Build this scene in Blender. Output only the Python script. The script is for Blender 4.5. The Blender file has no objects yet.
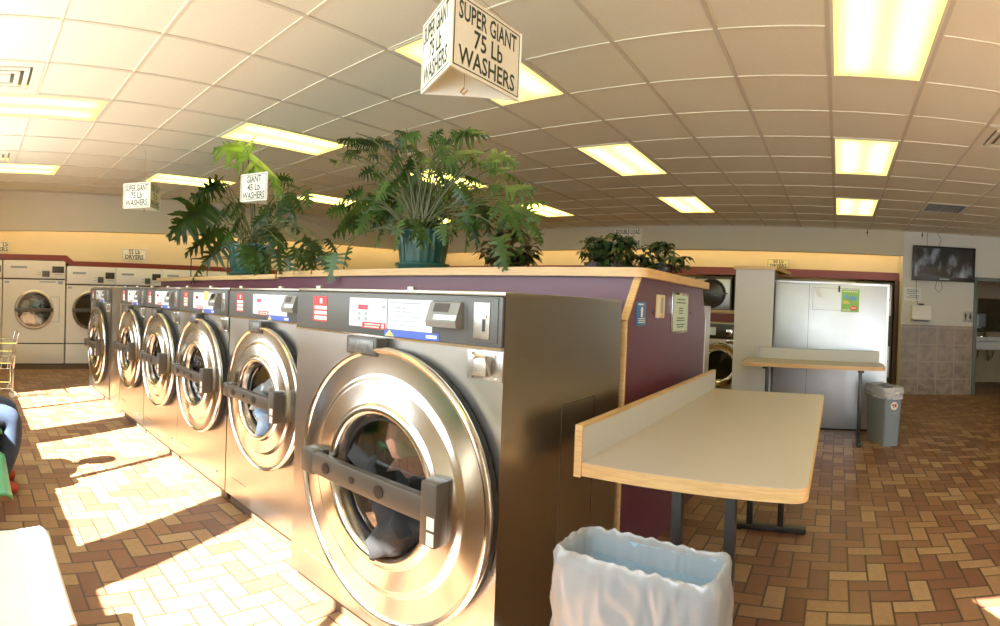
SUN_E, SKY_E, COVE_E, EXPO, LAMP_E, GAMMA = 115.0, 11.0, 52.0, -0.08, 5.0, 1.12
import bpy, bmesh, math, random
from mathutils import Matrix, Vector, noise
sc = bpy.context.scene
COL = sc.collection
PI = math.pi
rnd = random.Random(7)

# ------------------------------------------------------------------ mesh builder
class MB:
    def __init__(s):
        s.v = []; s.f = []; s.m = []; s.cur = 0
    def add(s, vs, fs, mi=None):
        o = len(s.v); s.v += [tuple(p) for p in vs]
        for f in fs:
            s.f.append([i + o for i in f]); s.m.append(s.cur if mi is None else mi)
        return s
    def box(s, x0, x1, y0, y1, z0, z1, b=0, mi=None, seg=2):
        if b <= 0:
            vs = [(x, y, z) for x in (x0, x1) for y in (y0, y1) for z in (z0, z1)]
            fs = [(0, 1, 3, 2), (4, 6, 7, 5), (0, 4, 5, 1), (2, 3, 7, 6), (0, 2, 6, 4), (1, 5, 7, 3)]
            return s.add(vs, fs, mi)
        bm = bmesh.new(); bmesh.ops.create_cube(bm, size=1)
        for v in bm.verts:
            v.co = ((x0 + x1) / 2 + v.co.x * (x1 - x0), (y0 + y1) / 2 + v.co.y * (y1 - y0), (z0 + z1) / 2 + v.co.z * (z1 - z0))
        bmesh.ops.bevel(bm, geom=bm.edges[:], offset=b, segments=seg, affect='EDGES', profile=.5)
        bm.verts.index_update()
        s.add([v.co[:] for v in bm.verts], [[v.index for v in f.verts] for f in bm.faces], mi); bm.free()
        return s
    def lathe(s, prof, c=(0, 0, 0), axis='z', n=32, mi=None, cap=False, flute=0, fl_n=0):
        vs = []; fs = []
        for r, h in prof:
            for k in range(n):
                a = 2 * PI * k / n
                rr = r * (1 + flute * math.cos(fl_n * a)) if flute else r
                x, y = rr * math.cos(a), rr * math.sin(a)
                p = (x, y, h) if axis == 'z' else ((x, -h, y) if axis == 'y' else (h, x, y))
                vs.append((p[0] + c[0], p[1] + c[1], p[2] + c[2]))
        for i in range(len(prof) - 1):
            for k in range(n):
                k2 = (k + 1) % n
                fs.append((i * n + k, i * n + k2, (i + 1) * n + k2, (i + 1) * n + k))
        if cap:
            fs.append(tuple(range(n - 1, -1, -1))); L = (len(prof) - 1) * n; fs.append(tuple(range(L, L + n)))
        return s.add(vs, fs, mi)
    def cyl(s, c, r, h, axis='z', n=20, mi=None, r2=None):
        return s.lathe([(r, 0), (r if r2 is None else r2, h)], c, axis, n, mi, True)
    def tube(s, pts, r, n=8, mi=None, closed=False):
        pts = [Vector(p) for p in pts]; N = len(pts); vs = []; fs = []
        rs = r if isinstance(r, (list, tuple)) else [r] * N
        prev = None
        for i in range(N):
            if closed: d = pts[(i + 1) % N] - pts[i - 1]
            else: d = pts[min(i + 1, N - 1)] - pts[max(i - 1, 0)]
            d.normalize()
            if prev is None:
                up = Vector((0, 0, 1)) if abs(d.z) < .9 else Vector((1, 0, 0))
                a = d.cross(up).normalized()
            else:
                a = (prev - d * prev.dot(d)).normalized()
            prev = a; b = d.cross(a)
            for k in range(n):
                t = 2 * PI * k / n
                vs.append(pts[i] + a * (rs[i] * math.cos(t)) + b * (rs[i] * math.sin(t)))
        for i in range(N if closed else N - 1):
            j = (i + 1) % N
            for k in range(n):
                k2 = (k + 1) % n
                fs.append((i * n + k, i * n + k2, j * n + k2, j * n + k))
        if not closed:
            fs.append(tuple(range(n - 1, -1, -1))); fs.append(tuple(range((N - 1) * n, N * n)))
        return s.add(vs, fs, mi)
    def prism(s, poly, axis, a0, a1, mi=None):
        n = len(poly)
        def P(p, a):
            return (a, p[0], p[1]) if axis == 'x' else ((p[0], a, p[1]) if axis == 'y' else (p[0], p[1], a))
        vs = [P(p, a0) for p in poly] + [P(p, a1) for p in poly]
        fs = [tuple(range(n - 1, -1, -1)), tuple(range(n, 2 * n))] + [(k, (k + 1) % n, n + (k + 1) % n, n + k) for k in range(n)]
        return s.add(vs, fs, mi)
    def ball(s, c, r, mi=None, sub=2, sc3=(1, 1, 1), lump=0, seed=0):
        bm = bmesh.new(); bmesh.ops.create_icosphere(bm, subdivisions=sub, radius=1)
        vs = []
        for v in bm.verts:
            k = 1 + (lump * noise.noise(v.co * 2.2 + Vector((seed, seed * 1.7, 0))) if lump else 0)
            vs.append((c[0] + v.co.x * r * sc3[0] * k, c[1] + v.co.y * r * sc3[1] * k, c[2] + v.co.z * r * sc3[2] * k))
        bm.verts.index_update()
        s.add(vs, [[v.index for v in f.verts] for f in bm.faces], mi); bm.free(); return s
    def build(s, name, mats, parent=None, ang=35, recalc=True, loc=None):
        me = bpy.data.meshes.new(name)
        me.from_pydata(s.v, [], s.f)
        if not isinstance(mats, (list, tuple)): mats = [mats]
        for m in mats: me.materials.append(m)
        for p, mi in zip(me.polygons, s.m): p.material_index = mi
        if recalc:
            bm = bmesh.new(); bm.from_mesh(me); bmesh.ops.recalc_face_normals(bm, faces=bm.faces[:]); bm.to_mesh(me); bm.free()
        me.shade_smooth()
        me.set_sharp_from_angle(angle=math.radians(ang))
        o = bpy.data.objects.new(name, me); COL.objects.link(o)
        if parent: o.parent = parent
        if loc: o.location = loc
        return o

def each(mb, name, mats, parent, ang=35):
    """link every loose piece of mb as an object of its own"""
    n = len(mb.v); par = list(range(n))
    def fnd(a):
        while par[a] != a: par[a] = par[par[a]]; a = par[a]
        return a
    for f in mb.f:
        for k in f[1:]: par[fnd(k)] = fnd(f[0])
    gr = {}
    for f, m in zip(mb.f, mb.m): gr.setdefault(fnd(f[0]), []).append((f, m))
    out = []
    for fs in gr.values():
        b = MB(); mp = {}
        for f, m in fs:
            for k in f:
                if k not in mp: mp[k] = len(b.v); b.v.append(mb.v[k])
            b.f.append([mp[k] for k in f]); b.m.append(m)
        out.append(b.build(name, mats, parent, ang))
    return out

def rrect(x0, x1, y0, y1, r, n=5):
    out = []
    for cx, cy, a0 in ((x1 - r, y1 - r, 0), (x0 + r, y1 - r, 90), (x0 + r, y0 + r, 180), (x1 - r, y0 + r, 270)):
        for k in range(n + 1):
            a = math.radians(a0 + 90 * k / n); out.append((cx + r * math.cos(a), cy + r * math.sin(a)))
    return out

def thing(name, label, cat, loc=(0, 0, 0), rotz=0, group=None):
    o = bpy.data.objects.new(name, None); COL.objects.link(o)
    o.empty_display_size = .1
    o.location = loc; o.rotation_euler = (0, 0, rotz)
    o['label'] = label; o['category'] = cat
    if group: o['group'] = group
    return o
def tag(o, label, cat, group=None):
    o['label'] = label; o['category'] = cat
    if group: o['group'] = group
    return o
def struct(o):
    o['kind'] = 'structure'; return o
def dup(root, loc, label, rotz=None, group=None):
    r = root.copy(); COL.objects.link(r); r.location = loc
    if rotz is not None: r.rotation_euler = (0, 0, rotz)
    r['label'] = label
    if group: r['group'] = group
    for ch in list(root.children):
        c = ch.copy(); COL.objects.link(c); c.parent = r
        for g in list(ch.children):
            d = g.copy(); COL.objects.link(d); d.parent = c
    return r

def lettering(lines, w, h, mat, parent, mtx, name='lettering', fill=.86, gap=.16, align='CENTER', off=.0):
    """lines of text laid in a w x h rectangle (local x right, y up), mesh placed by mtx"""
    vs = []; fs = []
    n = len(lines); lh = h * fill / (n + gap * (n - 1))
    for i, spec in enumerate(lines):
        txt, wf = spec if isinstance(spec, tuple) else (spec, .9)
        cu = bpy.data.curves.new('t', 'FONT'); cu.body = txt; cu.resolution_u = 2; cu.offset = off
        ob = bpy.data.objects.new('t', cu); COL.objects.link(ob)
        bpy.context.view_layer.update()
        me = bpy.data.meshes.new_from_object(ob.evaluated_get(bpy.context.evaluated_depsgraph_get()))
        xs = [v.co.x for v in me.vertices]; ys = [v.co.y for v in me.vertices]
        if xs:
            x0, x1, y0, y1 = min(xs), max(xs), min(ys), max(ys)
            sx = w * wf / (x1 - x0); sy = lh / (y1 - y0)
            cy = h * fill / 2 - lh / 2 - i * lh * (1 + gap)
            o = len(vs)
            ox = 0 if align == 'CENTER' else w * (.95 - wf) / 2
            for v in me.vertices:
                vs.append(mtx @ Vector(((v.co.x - (x0 + x1) / 2) * sx + ox, (v.co.y - (y0 + y1) / 2) * sy + cy, 0)))
            for p in me.polygons: fs.append([k + o for k in p.vertices])
        bpy.data.objects.remove(ob); bpy.data.curves.remove(cu); bpy.data.meshes.remove(me)
    mb = MB(); mb.add(vs, fs)
    return mb.build(name, mat, parent, recalc=False)

def face_mtx(p, xdir, up=(0, 0, 1)):
    x = Vector(xdir).normalized(); u = Vector(up); z = x.cross(u).normalized(); u = z.cross(x)
    M = Matrix((x, u, z)).transposed().to_4x4(); M.translation = Vector(p); return M

# ------------------------------------------------------------------ materials
def lin(c):
    return tuple(((x / 255) / 12.92 if x / 255 <= .04045 else ((x / 255 + .055) / 1.055) ** 2.4) for x in c) + (1,)
class Mat:
    def __init__(s, name):
        s.m = bpy.data.materials.new(name); s.m.use_nodes = True; s.nt = s.m.node_tree
        s.b = s.nt.nodes['Principled BSDF']; s.out = s.nt.nodes['Material Output']
    def n(s, t, **k):
        nd = s.nt.nodes.new(t)
        for a, v in k.items():
            if a in ('op',): nd.operation = v
            else: setattr(nd, a, v)
        return nd
    def l(s, a, b): s.nt.links.new(a, b)
    def math(s, op, a, b=None, c=None):
        nd = s.nt.nodes.new('ShaderNodeMath'); nd.operation = op
        for i, x in enumerate((a, b, c)):
            if x is None: continue
            if isinstance(x, (int, float)): nd.inputs[i].default_value = x
            else: s.l(x, nd.inputs[i])
        return nd.outputs[0]
def mat(name, col, rough=.6, metal=0, var=.06, scale=14, bump=0, spec=None, stretch=None, coat=0, emis=None, es=0):
    M = Mat(name); b = M.b
    c = lin(col)
    tc = M.n('ShaderNodeTexCoord'); src = tc.outputs['Object']
    if stretch:
        mp = M.n('ShaderNodeMapping'); mp.inputs['Scale'].default_value = stretch; M.l(src, mp.inputs[0]); src = mp.outputs[0]
    nz = M.n('ShaderNodeTexNoise'); nz.inputs['Scale'].default_value = scale; nz.inputs['Detail'].default_value = 4
    M.l(src, nz.inputs['Vector'])
    mx = M.n('ShaderNodeMix', data_type='RGBA')
    mx.inputs[6].default_value = tuple(x * (1 - var * 2) for x in c[:3]) + (1,)
    mx.inputs[7].default_value = tuple(min(1, x * (1 + var * 2)) for x in c[:3]) + (1,)
    M.l(nz.outputs[0], mx.inputs[0]); M.l(mx.outputs[2], b.inputs['Base Color'])
    b.inputs['Roughness'].default_value = rough; b.inputs['Metallic'].default_value = metal
    if spec is not None: b.inputs['Specular IOR Level'].default_value = spec
    if coat: b.inputs['Coat Weight'].default_value = coat
    if bump:
        bp = M.n('ShaderNodeBump'); bp.inputs['Strength'].default_value = bump; bp.inputs['Distance'].default_value = .004
        M.l(nz.outputs[0], bp.inputs['Height']); M.l(bp.outputs[0], b.inputs['Normal'])
    if emis:
        b.inputs['Emission Color'].default_value = lin(emis); b.inputs['Emission Strength'].default_value = es
    return M.m

def floor_mat():
    M = Mat('quarry_tile_herringbone'); W = .1016
    g = M.n('ShaderNodeNewGeometry'); sp = M.n('ShaderNodeSeparateXYZ'); M.l(g.outputs['Position'], sp.inputs[0])
    X = M.math('DIVIDE', sp.outputs[0], W); Y = M.math('DIVIDE', sp.outputs[1], W)
    i = M.math('FLOOR', X); j = M.math('FLOOR', Y); fx = M.math('FRACT', X); fy = M.math('FRACT', Y)
    k = M.math('FLOORED_MODULO', M.math('ADD', i, j), 4)
    is0 = M.math('COMPARE', k, 0, .1); is1 = M.math('COMPARE', k, 1, .1); is2 = M.math('COMPARE', k, 2, .1); is3 = M.math('COMPARE', k, 3, .1)
    gx, gy = M.math('SUBTRACT', 1, fx), M.math('SUBTRACT', 1, fy)
    big = lambda cond, d: M.math('ADD', d, M.math('MULTIPLY', cond, 9))
    d = M.math('MINIMUM', M.math('MINIMUM', big(is1, fx), big(is0, gx)), M.math('MINIMUM', big(is3, fy), big(is2, gy)))
    ti = M.math('SUBTRACT', i, is1); tj = M.math('SUBTRACT', j, is3)
    cb = M.n('ShaderNodeCombineXYZ'); M.l(ti, cb.inputs[0]); M.l(tj, cb.inputs[1])
    wn = M.n('ShaderNodeTexWhiteNoise', noise_dimensions='3D'); M.l(cb.outputs[0], wn.inputs[0])
    cr = M.n('ShaderNodeValToRGB'); M.l(wn.outputs['Value'], cr.inputs[0])
    cr.color_ramp.interpolation = 'LINEAR'
    cols = [(0, (110, 70, 50)), (.25, (127, 84, 58)), (.5, (141, 99, 67)), (.75, (157, 119, 80)), (1, (170, 136, 95))]
    el = cr.color_ramp.elements
    el[0].position = 0; el[0].color = lin(cols[0][1]); el[1].position = 1; el[1].color = lin(cols[-1][1])
    for p, c in cols[1:-1]:
        e = el.new(p); e.color = lin(c)
    nz = M.n('ShaderNodeTexNoise'); nz.inputs['Scale'].default_value = 26; nz.inputs['Detail'].default_value = 5; nz.inputs['Distortion'].default_value = 1.5
    M.l(g.outputs['Position'], nz.inputs['Vector'])
    mx = M.n('ShaderNodeMix', data_type='RGBA', blend_type='MULTIPLY'); mx.inputs[0].default_value = .55
    rr = M.n('ShaderNodeValToRGB'); rr.color_ramp.elements[0].position = .3; rr.color_ramp.elements[0].color = (.62, .58, .55, 1)
    rr.color_ramp.elements[1].position = .65; rr.color_ramp.elements[1].color = (1.1, 1.08, 1.05, 1); M.l(nz.outputs[0], rr.inputs[0])
    M.l(cr.outputs[0], mx.inputs[6]); M.l(rr.outputs[0], mx.inputs[7])
    st = M.n('ShaderNodeMapRange', interpolation_type='SMOOTHSTEP'); st.inputs[1].default_value = .03; st.inputs[2].default_value = .07
    M.l(d, st.inputs[0])
    m2 = M.n('ShaderNodeMix', data_type='RGBA'); m2.inputs[6].default_value = lin((70, 48, 36)); M.l(st.outputs[0], m2.inputs[0]); M.l(mx.outputs[2], m2.inputs[7])
    M.l(m2.outputs[2], M.b.inputs['Base Color'])
    ro = M.math('MULTIPLY_ADD', nz.outputs[0], .25, .3); M.l(ro, M.b.inputs['Roughness'])
    bp = M.n('ShaderNodeBump'); bp.inputs['Strength'].default_value = .35; bp.inputs['Distance'].default_value = .004
    M.l(st.outputs[0], bp.inputs['Height']); M.l(bp.outputs[0], M.b.inputs['Normal'])
    return M.m

def tile_wall_mat():
    M = Mat('stone_look_wall_tile'); W = .3048
    g = M.n('ShaderNodeNewGeometry'); sp = M.n('ShaderNodeSeparateXYZ'); M.l(g.outputs['Position'], sp.inputs[0])
    X = M.math('DIVIDE', M.math('SUBTRACT', sp.outputs[0], 1.13), .322); Y = M.math('DIVIDE', M.math('ADD', sp.outputs[2], .02), W)
    fx = M.math('FRACT', X); fy = M.math('FRACT', Y)
    d = M.math('MINIMUM', M.math('MINIMUM', fx, M.math('SUBTRACT', 1, fx)), M.math('MINIMUM', fy, M.math('SUBTRACT', 1, fy)))
    st = M.n('ShaderNodeMapRange', interpolation_type='SMOOTHSTEP'); st.inputs[1].default_value = .01; st.inputs[2].default_value = .025; M.l(d, st.inputs[0])
    nz = M.n('ShaderNodeTexNoise'); nz.inputs['Scale'].default_value = 9; nz.inputs['Detail'].default_value = 7; M.l(g.outputs['Position'], nz.inputs['Vector'])
    cr = M.n('ShaderNodeValToRGB'); cr.color_ramp.elements[0].position = .35; cr.color_ramp.elements[0].color = lin((112, 91, 68))
    cr.color_ramp.elements[1].position = .65; cr.color_ramp.elements[1].color = lin((146, 122, 94)); M.l(nz.outputs[0], cr.inputs[0])
    m2 = M.n('ShaderNodeMix', data_type='RGBA'); m2.inputs[6].default_value = lin((162, 142, 112)); M.l(st.outputs[0], m2.inputs[0]); M.l(cr.outputs[0], m2.inputs[7])
    M.l(m2.outputs[2], M.b.inputs['Base Color']); M.b.inputs['Roughness'].default_value = .4
    return M.m

def steel_mat(name, col, rough, sx=(2, 2, 120), var=.06, bump=.02):
    M = Mat(name); b = M.b
    tc = M.n('ShaderNodeTexCoord'); mp = M.n('ShaderNodeMapping'); mp.inputs['Scale'].default_value = sx; M.l(tc.outputs['Object'], mp.inputs[0])
    nz = M.n('ShaderNodeTexNoise'); nz.inputs['Scale'].default_value = 3; nz.inputs['Detail'].default_value = 3; M.l(mp.outputs[0], nz.inputs['Vector'])
    n2 = M.n('ShaderNodeTexNoise'); n2.inputs['Scale'].default_value = 2.3; M.l(tc.outputs['Object'], n2.inputs['Vector'])
    c = lin(col)
    mx = M.n('ShaderNodeMix', data_type='RGBA'); mx.inputs[6].default_value = tuple(x * (1 - var) for x in c[:3]) + (1,); mx.inputs[7].default_value = tuple(min(1, x * (1 + var)) for x in c[:3]) + (1,)
    M.l(nz.outputs[0], mx.inputs[0]); M.l(mx.outputs[2], b.inputs['Base Color'])
    b.inputs['Metallic'].default_value = 1
    M.l(M.math('MULTIPLY_ADD', n2.outputs[0], .16, rough - .08), b.inputs['Roughness'])
    if bump:
        bp = M.n('ShaderNodeBump'); bp.inputs['Strength'].default_value = bump; bp.inputs['Distance'].default_value = .002
        M.l(nz.outputs[0], bp.inputs['Height']); M.l(bp.outputs[0], b.inputs['Normal'])
    return M.m

def thin_mix(name, tint, trans, rough=.05, gloss_col=(1, 1, 1, 1), diff=None):
    """see-through sheet: transparent + glossy (+ translucent diffuse)"""
    M = Mat(name); nt = M.nt; nt.nodes.remove(M.b)
    t = M.n('ShaderNodeBsdfTransparent'); t.inputs[0].default_value = tint
    gl = M.n('ShaderNodeBsdfGlossy'); gl.inputs['Roughness'].default_value = rough; gl.inputs[0].default_value = gloss_col
    mx = M.n('ShaderNodeMixShader'); mx.inputs[0].default_value = trans
    if diff:
        d = M.n('ShaderNodeBsdfDiffuse'); d.inputs[0].default_value = diff
        tl = M.n('ShaderNodeBsdfTranslucent'); tl.inputs[0].default_value = diff
        m2 = M.n('ShaderNodeMixShader'); m2.inputs[0].default_value = .4; M.l(d.outputs[0], m2.inputs[1]); M.l(tl.outputs[0], m2.inputs[2])
        m3 = M.n('ShaderNodeMixShader'); m3.inputs[0].default_value = .12; M.l(m2.outputs[0], m3.inputs[1]); M.l(gl.outputs[0], m3.inputs[2])
        M.l(m3.outputs[0], mx.inputs[1])
    else:
        M.l(gl.outputs[0], mx.inputs[1])
    M.l(t.outputs[0], mx.inputs[2]); M.l(mx.outputs[0], M.out.inputs[0])
    return M.m

def leaf_mat(name, c1, c2, trans=.35):
    M = Mat(name); nt = M.nt; b = M.b
    tc = M.n('ShaderNodeTexCoord'); nz = M.n('ShaderNodeTexNoise'); nz.inputs['Scale'].default_value = 5; M.l(tc.outputs['Object'], nz.inputs['Vector'])
    cr = M.n('ShaderNodeValToRGB'); cr.color_ramp.elements[0].position = .35; cr.color_ramp.elements[0].color = lin(c1)
    cr.color_ramp.elements[1].position = .68; cr.color_ramp.elements[1].color = lin(c2); M.l(nz.outputs[0], cr.inputs[0])
    M.l(cr.outputs[0], b.inputs['Base Color']); b.inputs['Roughness'].default_value = .42
    tl = M.n('ShaderNodeBsdfTranslucent'); hs = M.n('ShaderNodeHueSaturation'); hs.inputs['Value'].default_value = 1.6; hs.inputs['Hue'].default_value = .48
    M.l(cr.outputs[0], hs.inputs['Color']); M.l(hs.outputs[0], tl.inputs[0])
    mx = M.n('ShaderNodeMixShader'); mx.inputs[0].default_value = trans
    M.l(b.outputs[0], mx.inputs[1]); M.l(tl.outputs[0], mx.inputs[2]); M.l(mx.outputs[0], M.out.inputs[0])
    return M.m

def emit_mat(name, col, s, vary=0):
    M = Mat(name); M.nt.nodes.remove(M.b)
    e = M.n('ShaderNodeEmission'); e.inputs['Strength'].default_value = s
    if vary:
        tc = M.n('ShaderNodeTexCoord'); sp = M.n('ShaderNodeSeparateXYZ'); M.l(tc.outputs['Object'], sp.inputs[0])
        a = M.math('MULTIPLY', M.math('COSINE', M.math('MULTIPLY', sp.outputs[0], 2 * PI / .28)), -.5)
        ax = M.math('ABSOLUTE', M.math('DIVIDE', sp.outputs[0], .28)); ay = M.math('ABSOLUTE', M.math('DIVIDE', sp.outputs[1], .58))
        edge = M.math('SUBTRACT', 1, M.math('POWER', M.math('MAXIMUM', ax, ay), 6))
        f = M.math('MULTIPLY_ADD', M.math('MULTIPLY', M.math('ADD', a, .5), edge), .6, M.math('MULTIPLY_ADD', edge, .3, .35))
        M.l(M.math('MULTIPLY', f, s), e.inputs['Strength'])
        cr = M.n('ShaderNodeValToRGB'); cr.color_ramp.elements[0].color = (1, .7, .16, 1); cr.color_ramp.elements[1].color = col
        cr.color_ramp.elements[0].position = .2; cr.color_ramp.elements[1].position = .9
        M.l(f, cr.inputs[0]); M.l(cr.outputs[0], e.inputs[0])
    else:
        e.inputs[0].default_value = col
    M.l(e.outputs[0], M.out.inputs[0]); return M.m

def wood_mat(name, c1, c2, stretch=(1.5, 22, 22)):
    M = Mat(name); b = M.b
    tc = M.n('ShaderNodeTexCoord'); mp = M.n('ShaderNodeMapping'); mp.inputs['Scale'].default_value = stretch; M.l(tc.outputs['Object'], mp.inputs[0])
    nz = M.n('ShaderNodeTexNoise'); nz.inputs['Scale'].default_value = 2.2; nz.inputs['Detail'].default_value = 6; nz.inputs['Distortion'].default_value = .6; M.l(mp.outputs[0], nz.inputs['Vector'])
    cr = M.n('ShaderNodeValToRGB'); cr.color_ramp.elements[0].position = .32; cr.color_ramp.elements[0].color = lin(c1); cr.color_ramp.elements[1].position = .66; cr.color_ramp.elements[1].color = lin(c2)
    M.l(nz.outputs[0], cr.inputs[0]); M.l(cr.outputs[0], b.inputs['Base Color']); b.inputs['Roughness'].default_value = .45
    return M.m

TBARD = mat('ceiling_grid_shaded', (198, 188, 160), .6, var=.02)  # grid paint darkened for the long runners, their shadow put into the colour
FLOOR = floor_mat(); WTILE = tile_wall_mat()
CEIL = mat('ceiling_tile', (222, 214, 184), .9, var=.03, scale=60, bump=.15)
TBAR = mat('ceiling_grid_paint', (220, 212, 184), .55, var=.02)
PAINT = mat('wall_paint_warm', (216, 206, 178), .8, var=.02, scale=3)
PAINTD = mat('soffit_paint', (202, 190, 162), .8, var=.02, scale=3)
TVWALL = mat('wall_paint_grey', (210, 206, 192), .8, var=.02, scale=3)
YELL = mat('bulkhead_paint', (226, 204, 156), .75, var=.02, scale=3)
BURG = mat('burgundy_laminate', (118, 42, 30), .45, var=.04)
PURP = mat('purple_laminate', (86, 38, 54), .42, var=.04, scale=40)
WOOD = wood_mat('plywood_edge', (190, 148, 92), (212, 174, 116), (2.5, 2.5, 60))
WOODY = wood_mat('plywood_edge_lengthwise', (190, 148, 92), (212, 174, 116), (3.5, 3.5, 50))
LAM = mat('beige_laminate', (180, 168, 153), .38, var=.03, scale=90)
LAMG = mat('grey_laminate', (188, 184, 174), .4, var=.03, scale=60)
STEEL = steel_mat('brushed_stainless', (176, 172, 164), .3)
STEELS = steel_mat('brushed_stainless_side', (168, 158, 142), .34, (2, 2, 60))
DOORST = steel_mat('spun_stainless', (200, 195, 186), .2, (1, 1, 1), .03, 0)
SILVER = steel_mat('galvanised_sheet', (196, 202, 206), .42, (2, 2, 2), .05, .02)
CHROME = steel_mat('chrome', (222, 220, 215), .1, (1, 1, 1), .02, 0)
FASC = mat('dark_grey_fascia', (74, 74, 70), .45, var=.03, scale=60)
DARK = mat('black_plastic', (24, 23, 22), .4, var=.05)
BARM = mat('dark_bronze_plastic', (66, 60, 52), .42, var=.05)
RUBB = mat('black_rubber', (16, 15, 15), .7, var=.05)
POWD = mat('black_powder_coat', (26, 24, 23), .4, var=.05)
WHITE = mat('white_enamel', (226, 220, 206), .35, var=.015, scale=4)
LABW = mat('label_grey_white', (206, 214, 212), .5, var=.02)
LABT = mat('label_print_grey', (140, 150, 150), .6, var=.03)
RED = mat('label_red', (190, 34, 40), .5, var=.04)
BLUE = mat('label_blue', (62, 88, 178), .5, var=.04)
BLUS = mat('sign_blue', (44, 104, 160), .5, var=.04)
YEL = mat('label_yellow', (226, 196, 90), .5, var=.03)
GREYP = mat('card_reader_grey', (112, 110, 103), .45, var=.03)
SCRN = mat('lcd_dark', (58, 54, 52), .18, var=.05)
SIGNW = mat('sign_white_board', (236, 230, 208), .55, var=.015)
SIGNG = mat('sign_green_print', (40, 54, 40), .6, var=.03)
POTG = mat('green_glazed_pot', (20, 66, 60), .25, var=.08)
SOIL = mat('potting_soil', (48, 36, 26), .95, var=.2, bump=.5)
LEAF = leaf_mat('philodendron_leaf', (34, 62, 24), (72, 106, 44))
LEAFD = leaf_mat('philodendron_leaf_dark', (26, 48, 20), (56, 84, 34), .25)
LEAFR = leaf_mat('dark_reddish_leaf', (40, 30, 24), (66, 62, 34), .2)
LEAFS = leaf_mat('umbrella_plant_leaf', (22, 40, 18), (44, 66, 28), .2)
STEM = mat('plant_stem', (70, 74, 38), .6, var=.1)
BINC = mat('bin_grey_plastic', (126, 136, 140), .5, var=.03)
BINB = mat('bin_pale_blue_plastic', (140, 168, 186), .5, var=.03)
BAG = thin_mix('clear_bin_liner', (1, 1, 1, 1), .42, .25, diff=(.5, .51, .52, 1))
GLASS = thin_mix('window_glass', (.97, .98, .98, 1), .93, .02)
PORT = thin_mix('porthole_glass', (.62, .62, .6, 1), .86, .04)
JEANS = mat('denim', (40, 54, 76), .9, var=.18, scale=24, bump=.3)
SKIN = mat('skin', (168, 120, 92), .6, var=.04)
HAIR = mat('dark_hair', (38, 28, 22), .7, var=.15, scale=50)
SHIRT = mat('grey_shirt', (120, 118, 116), .9, var=.06, bump=.2)
SHOE = mat('red_canvas', (176, 60, 52), .7, var=.06)
GREENP = mat('green_fibreglass', (70, 150, 104), .35, var=.03)
WHITEP = mat('white_fibreglass', (234, 230, 220), .35, var=.02)
PAPER = mat('paper', (224, 224, 216), .7, var=.03)
DFRAME = mat('door_frame_green_grey', (86, 94, 82), .5, var=.03)
BROWN = mat('brown_base_panel', (92, 62, 42), .6, var=.06)
ALU = steel_mat('window_aluminium', (190, 190, 188), .35)
LITE = emit_mat('light_diffuser', (1, .9, .2, 1), LAMP_E, 1)
# ------------------------------------------------------------------ the room
EYE = 1.36; CZ = 2.894; G = .6096; GX = -.1142; GY = 2.9198
def S(name, mb, m, ang=35):
    return struct(mb.build(name, m, None, ang))

S('floor', MB().box(-9.85, 4.7, -.6, 11.9, -.12, 0), FLOOR)

LIGHTS = [(0, -1), (0, 3), (0, 7), (-4, -1), (-4, 3), (-4, 7), (-8, -5), (-8, -1), (-8, 3), (-8, 7), (-12, -5), (-12, -1), (-12, 3), (-12, 7), (-4, -5), (0, -5)]
VENTS = {(-7, -5): 0, (-11, -5): 1, (2, 2): 2, (2, 7): 3, (-6, 5): 4}
holes = set()
for i, j in LIGHTS: holes |= {(i, j), (i, j + 1)}
holes |= set(VENTS)
cm = MB()
i0, i1, j0, j1 = -15, 7, -6, 12
xa, xb, ya, yb = -9.2, 4.6, -.45, 10.25
for i in range(i0, i1 + 1):
    for j in range(j0, j1 + 1):
        x0, x1, y0, y1 = GX + G * i, GX + G * (i + 1), GY + G * j, GY + G * (j + 1)
        x0, x1, y0, y1 = max(x0, xa), min(x1, xb), max(y0, ya), min(y1, yb)
        if x1 - x0 < .02 or y1 - y0 < .02 or (i, j) in holes or (x0 > 1.4 and y0 < .5): continue
        cm.box(x0 + .006, x1 - .006, y0 + .006, y1 - .006, CZ + .004, CZ + .02, mi=0)
for i in range(i0, i1 + 2):
    x = GX + G * i
    if xa < x < xb: cm.box(x - .0125, x + .0125, ya if x < 1.4 else .5, yb, CZ - .003, CZ + .03, mi=2)
for j in range(j0, j1 + 2):
    y = GY + G * j
    if not ya < y < yb: continue
    for i in range(i0, i1 + 1):
        if (i, j - 1) in LIGHTS or (i > 1 and y < .5): continue      # a light panel spans two cells here
        xl, xr = max(xa, GX + G * i), min(xb, GX + G * (i + 1))
        if xr - xl > .02: cm.box(xl, xr, y - .009, y + .009, CZ - .0015, CZ + .03, mi=1)
cm.box(-9.85, 1.5, -.6, 11.9, CZ + .16, CZ + .2, mi=0); cm.box(1.5, 4.7, .5, 11.9, CZ + .16, CZ + .2, mi=0)
S('ceiling', cm, [CEIL, TBAR, TBARD])

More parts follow.
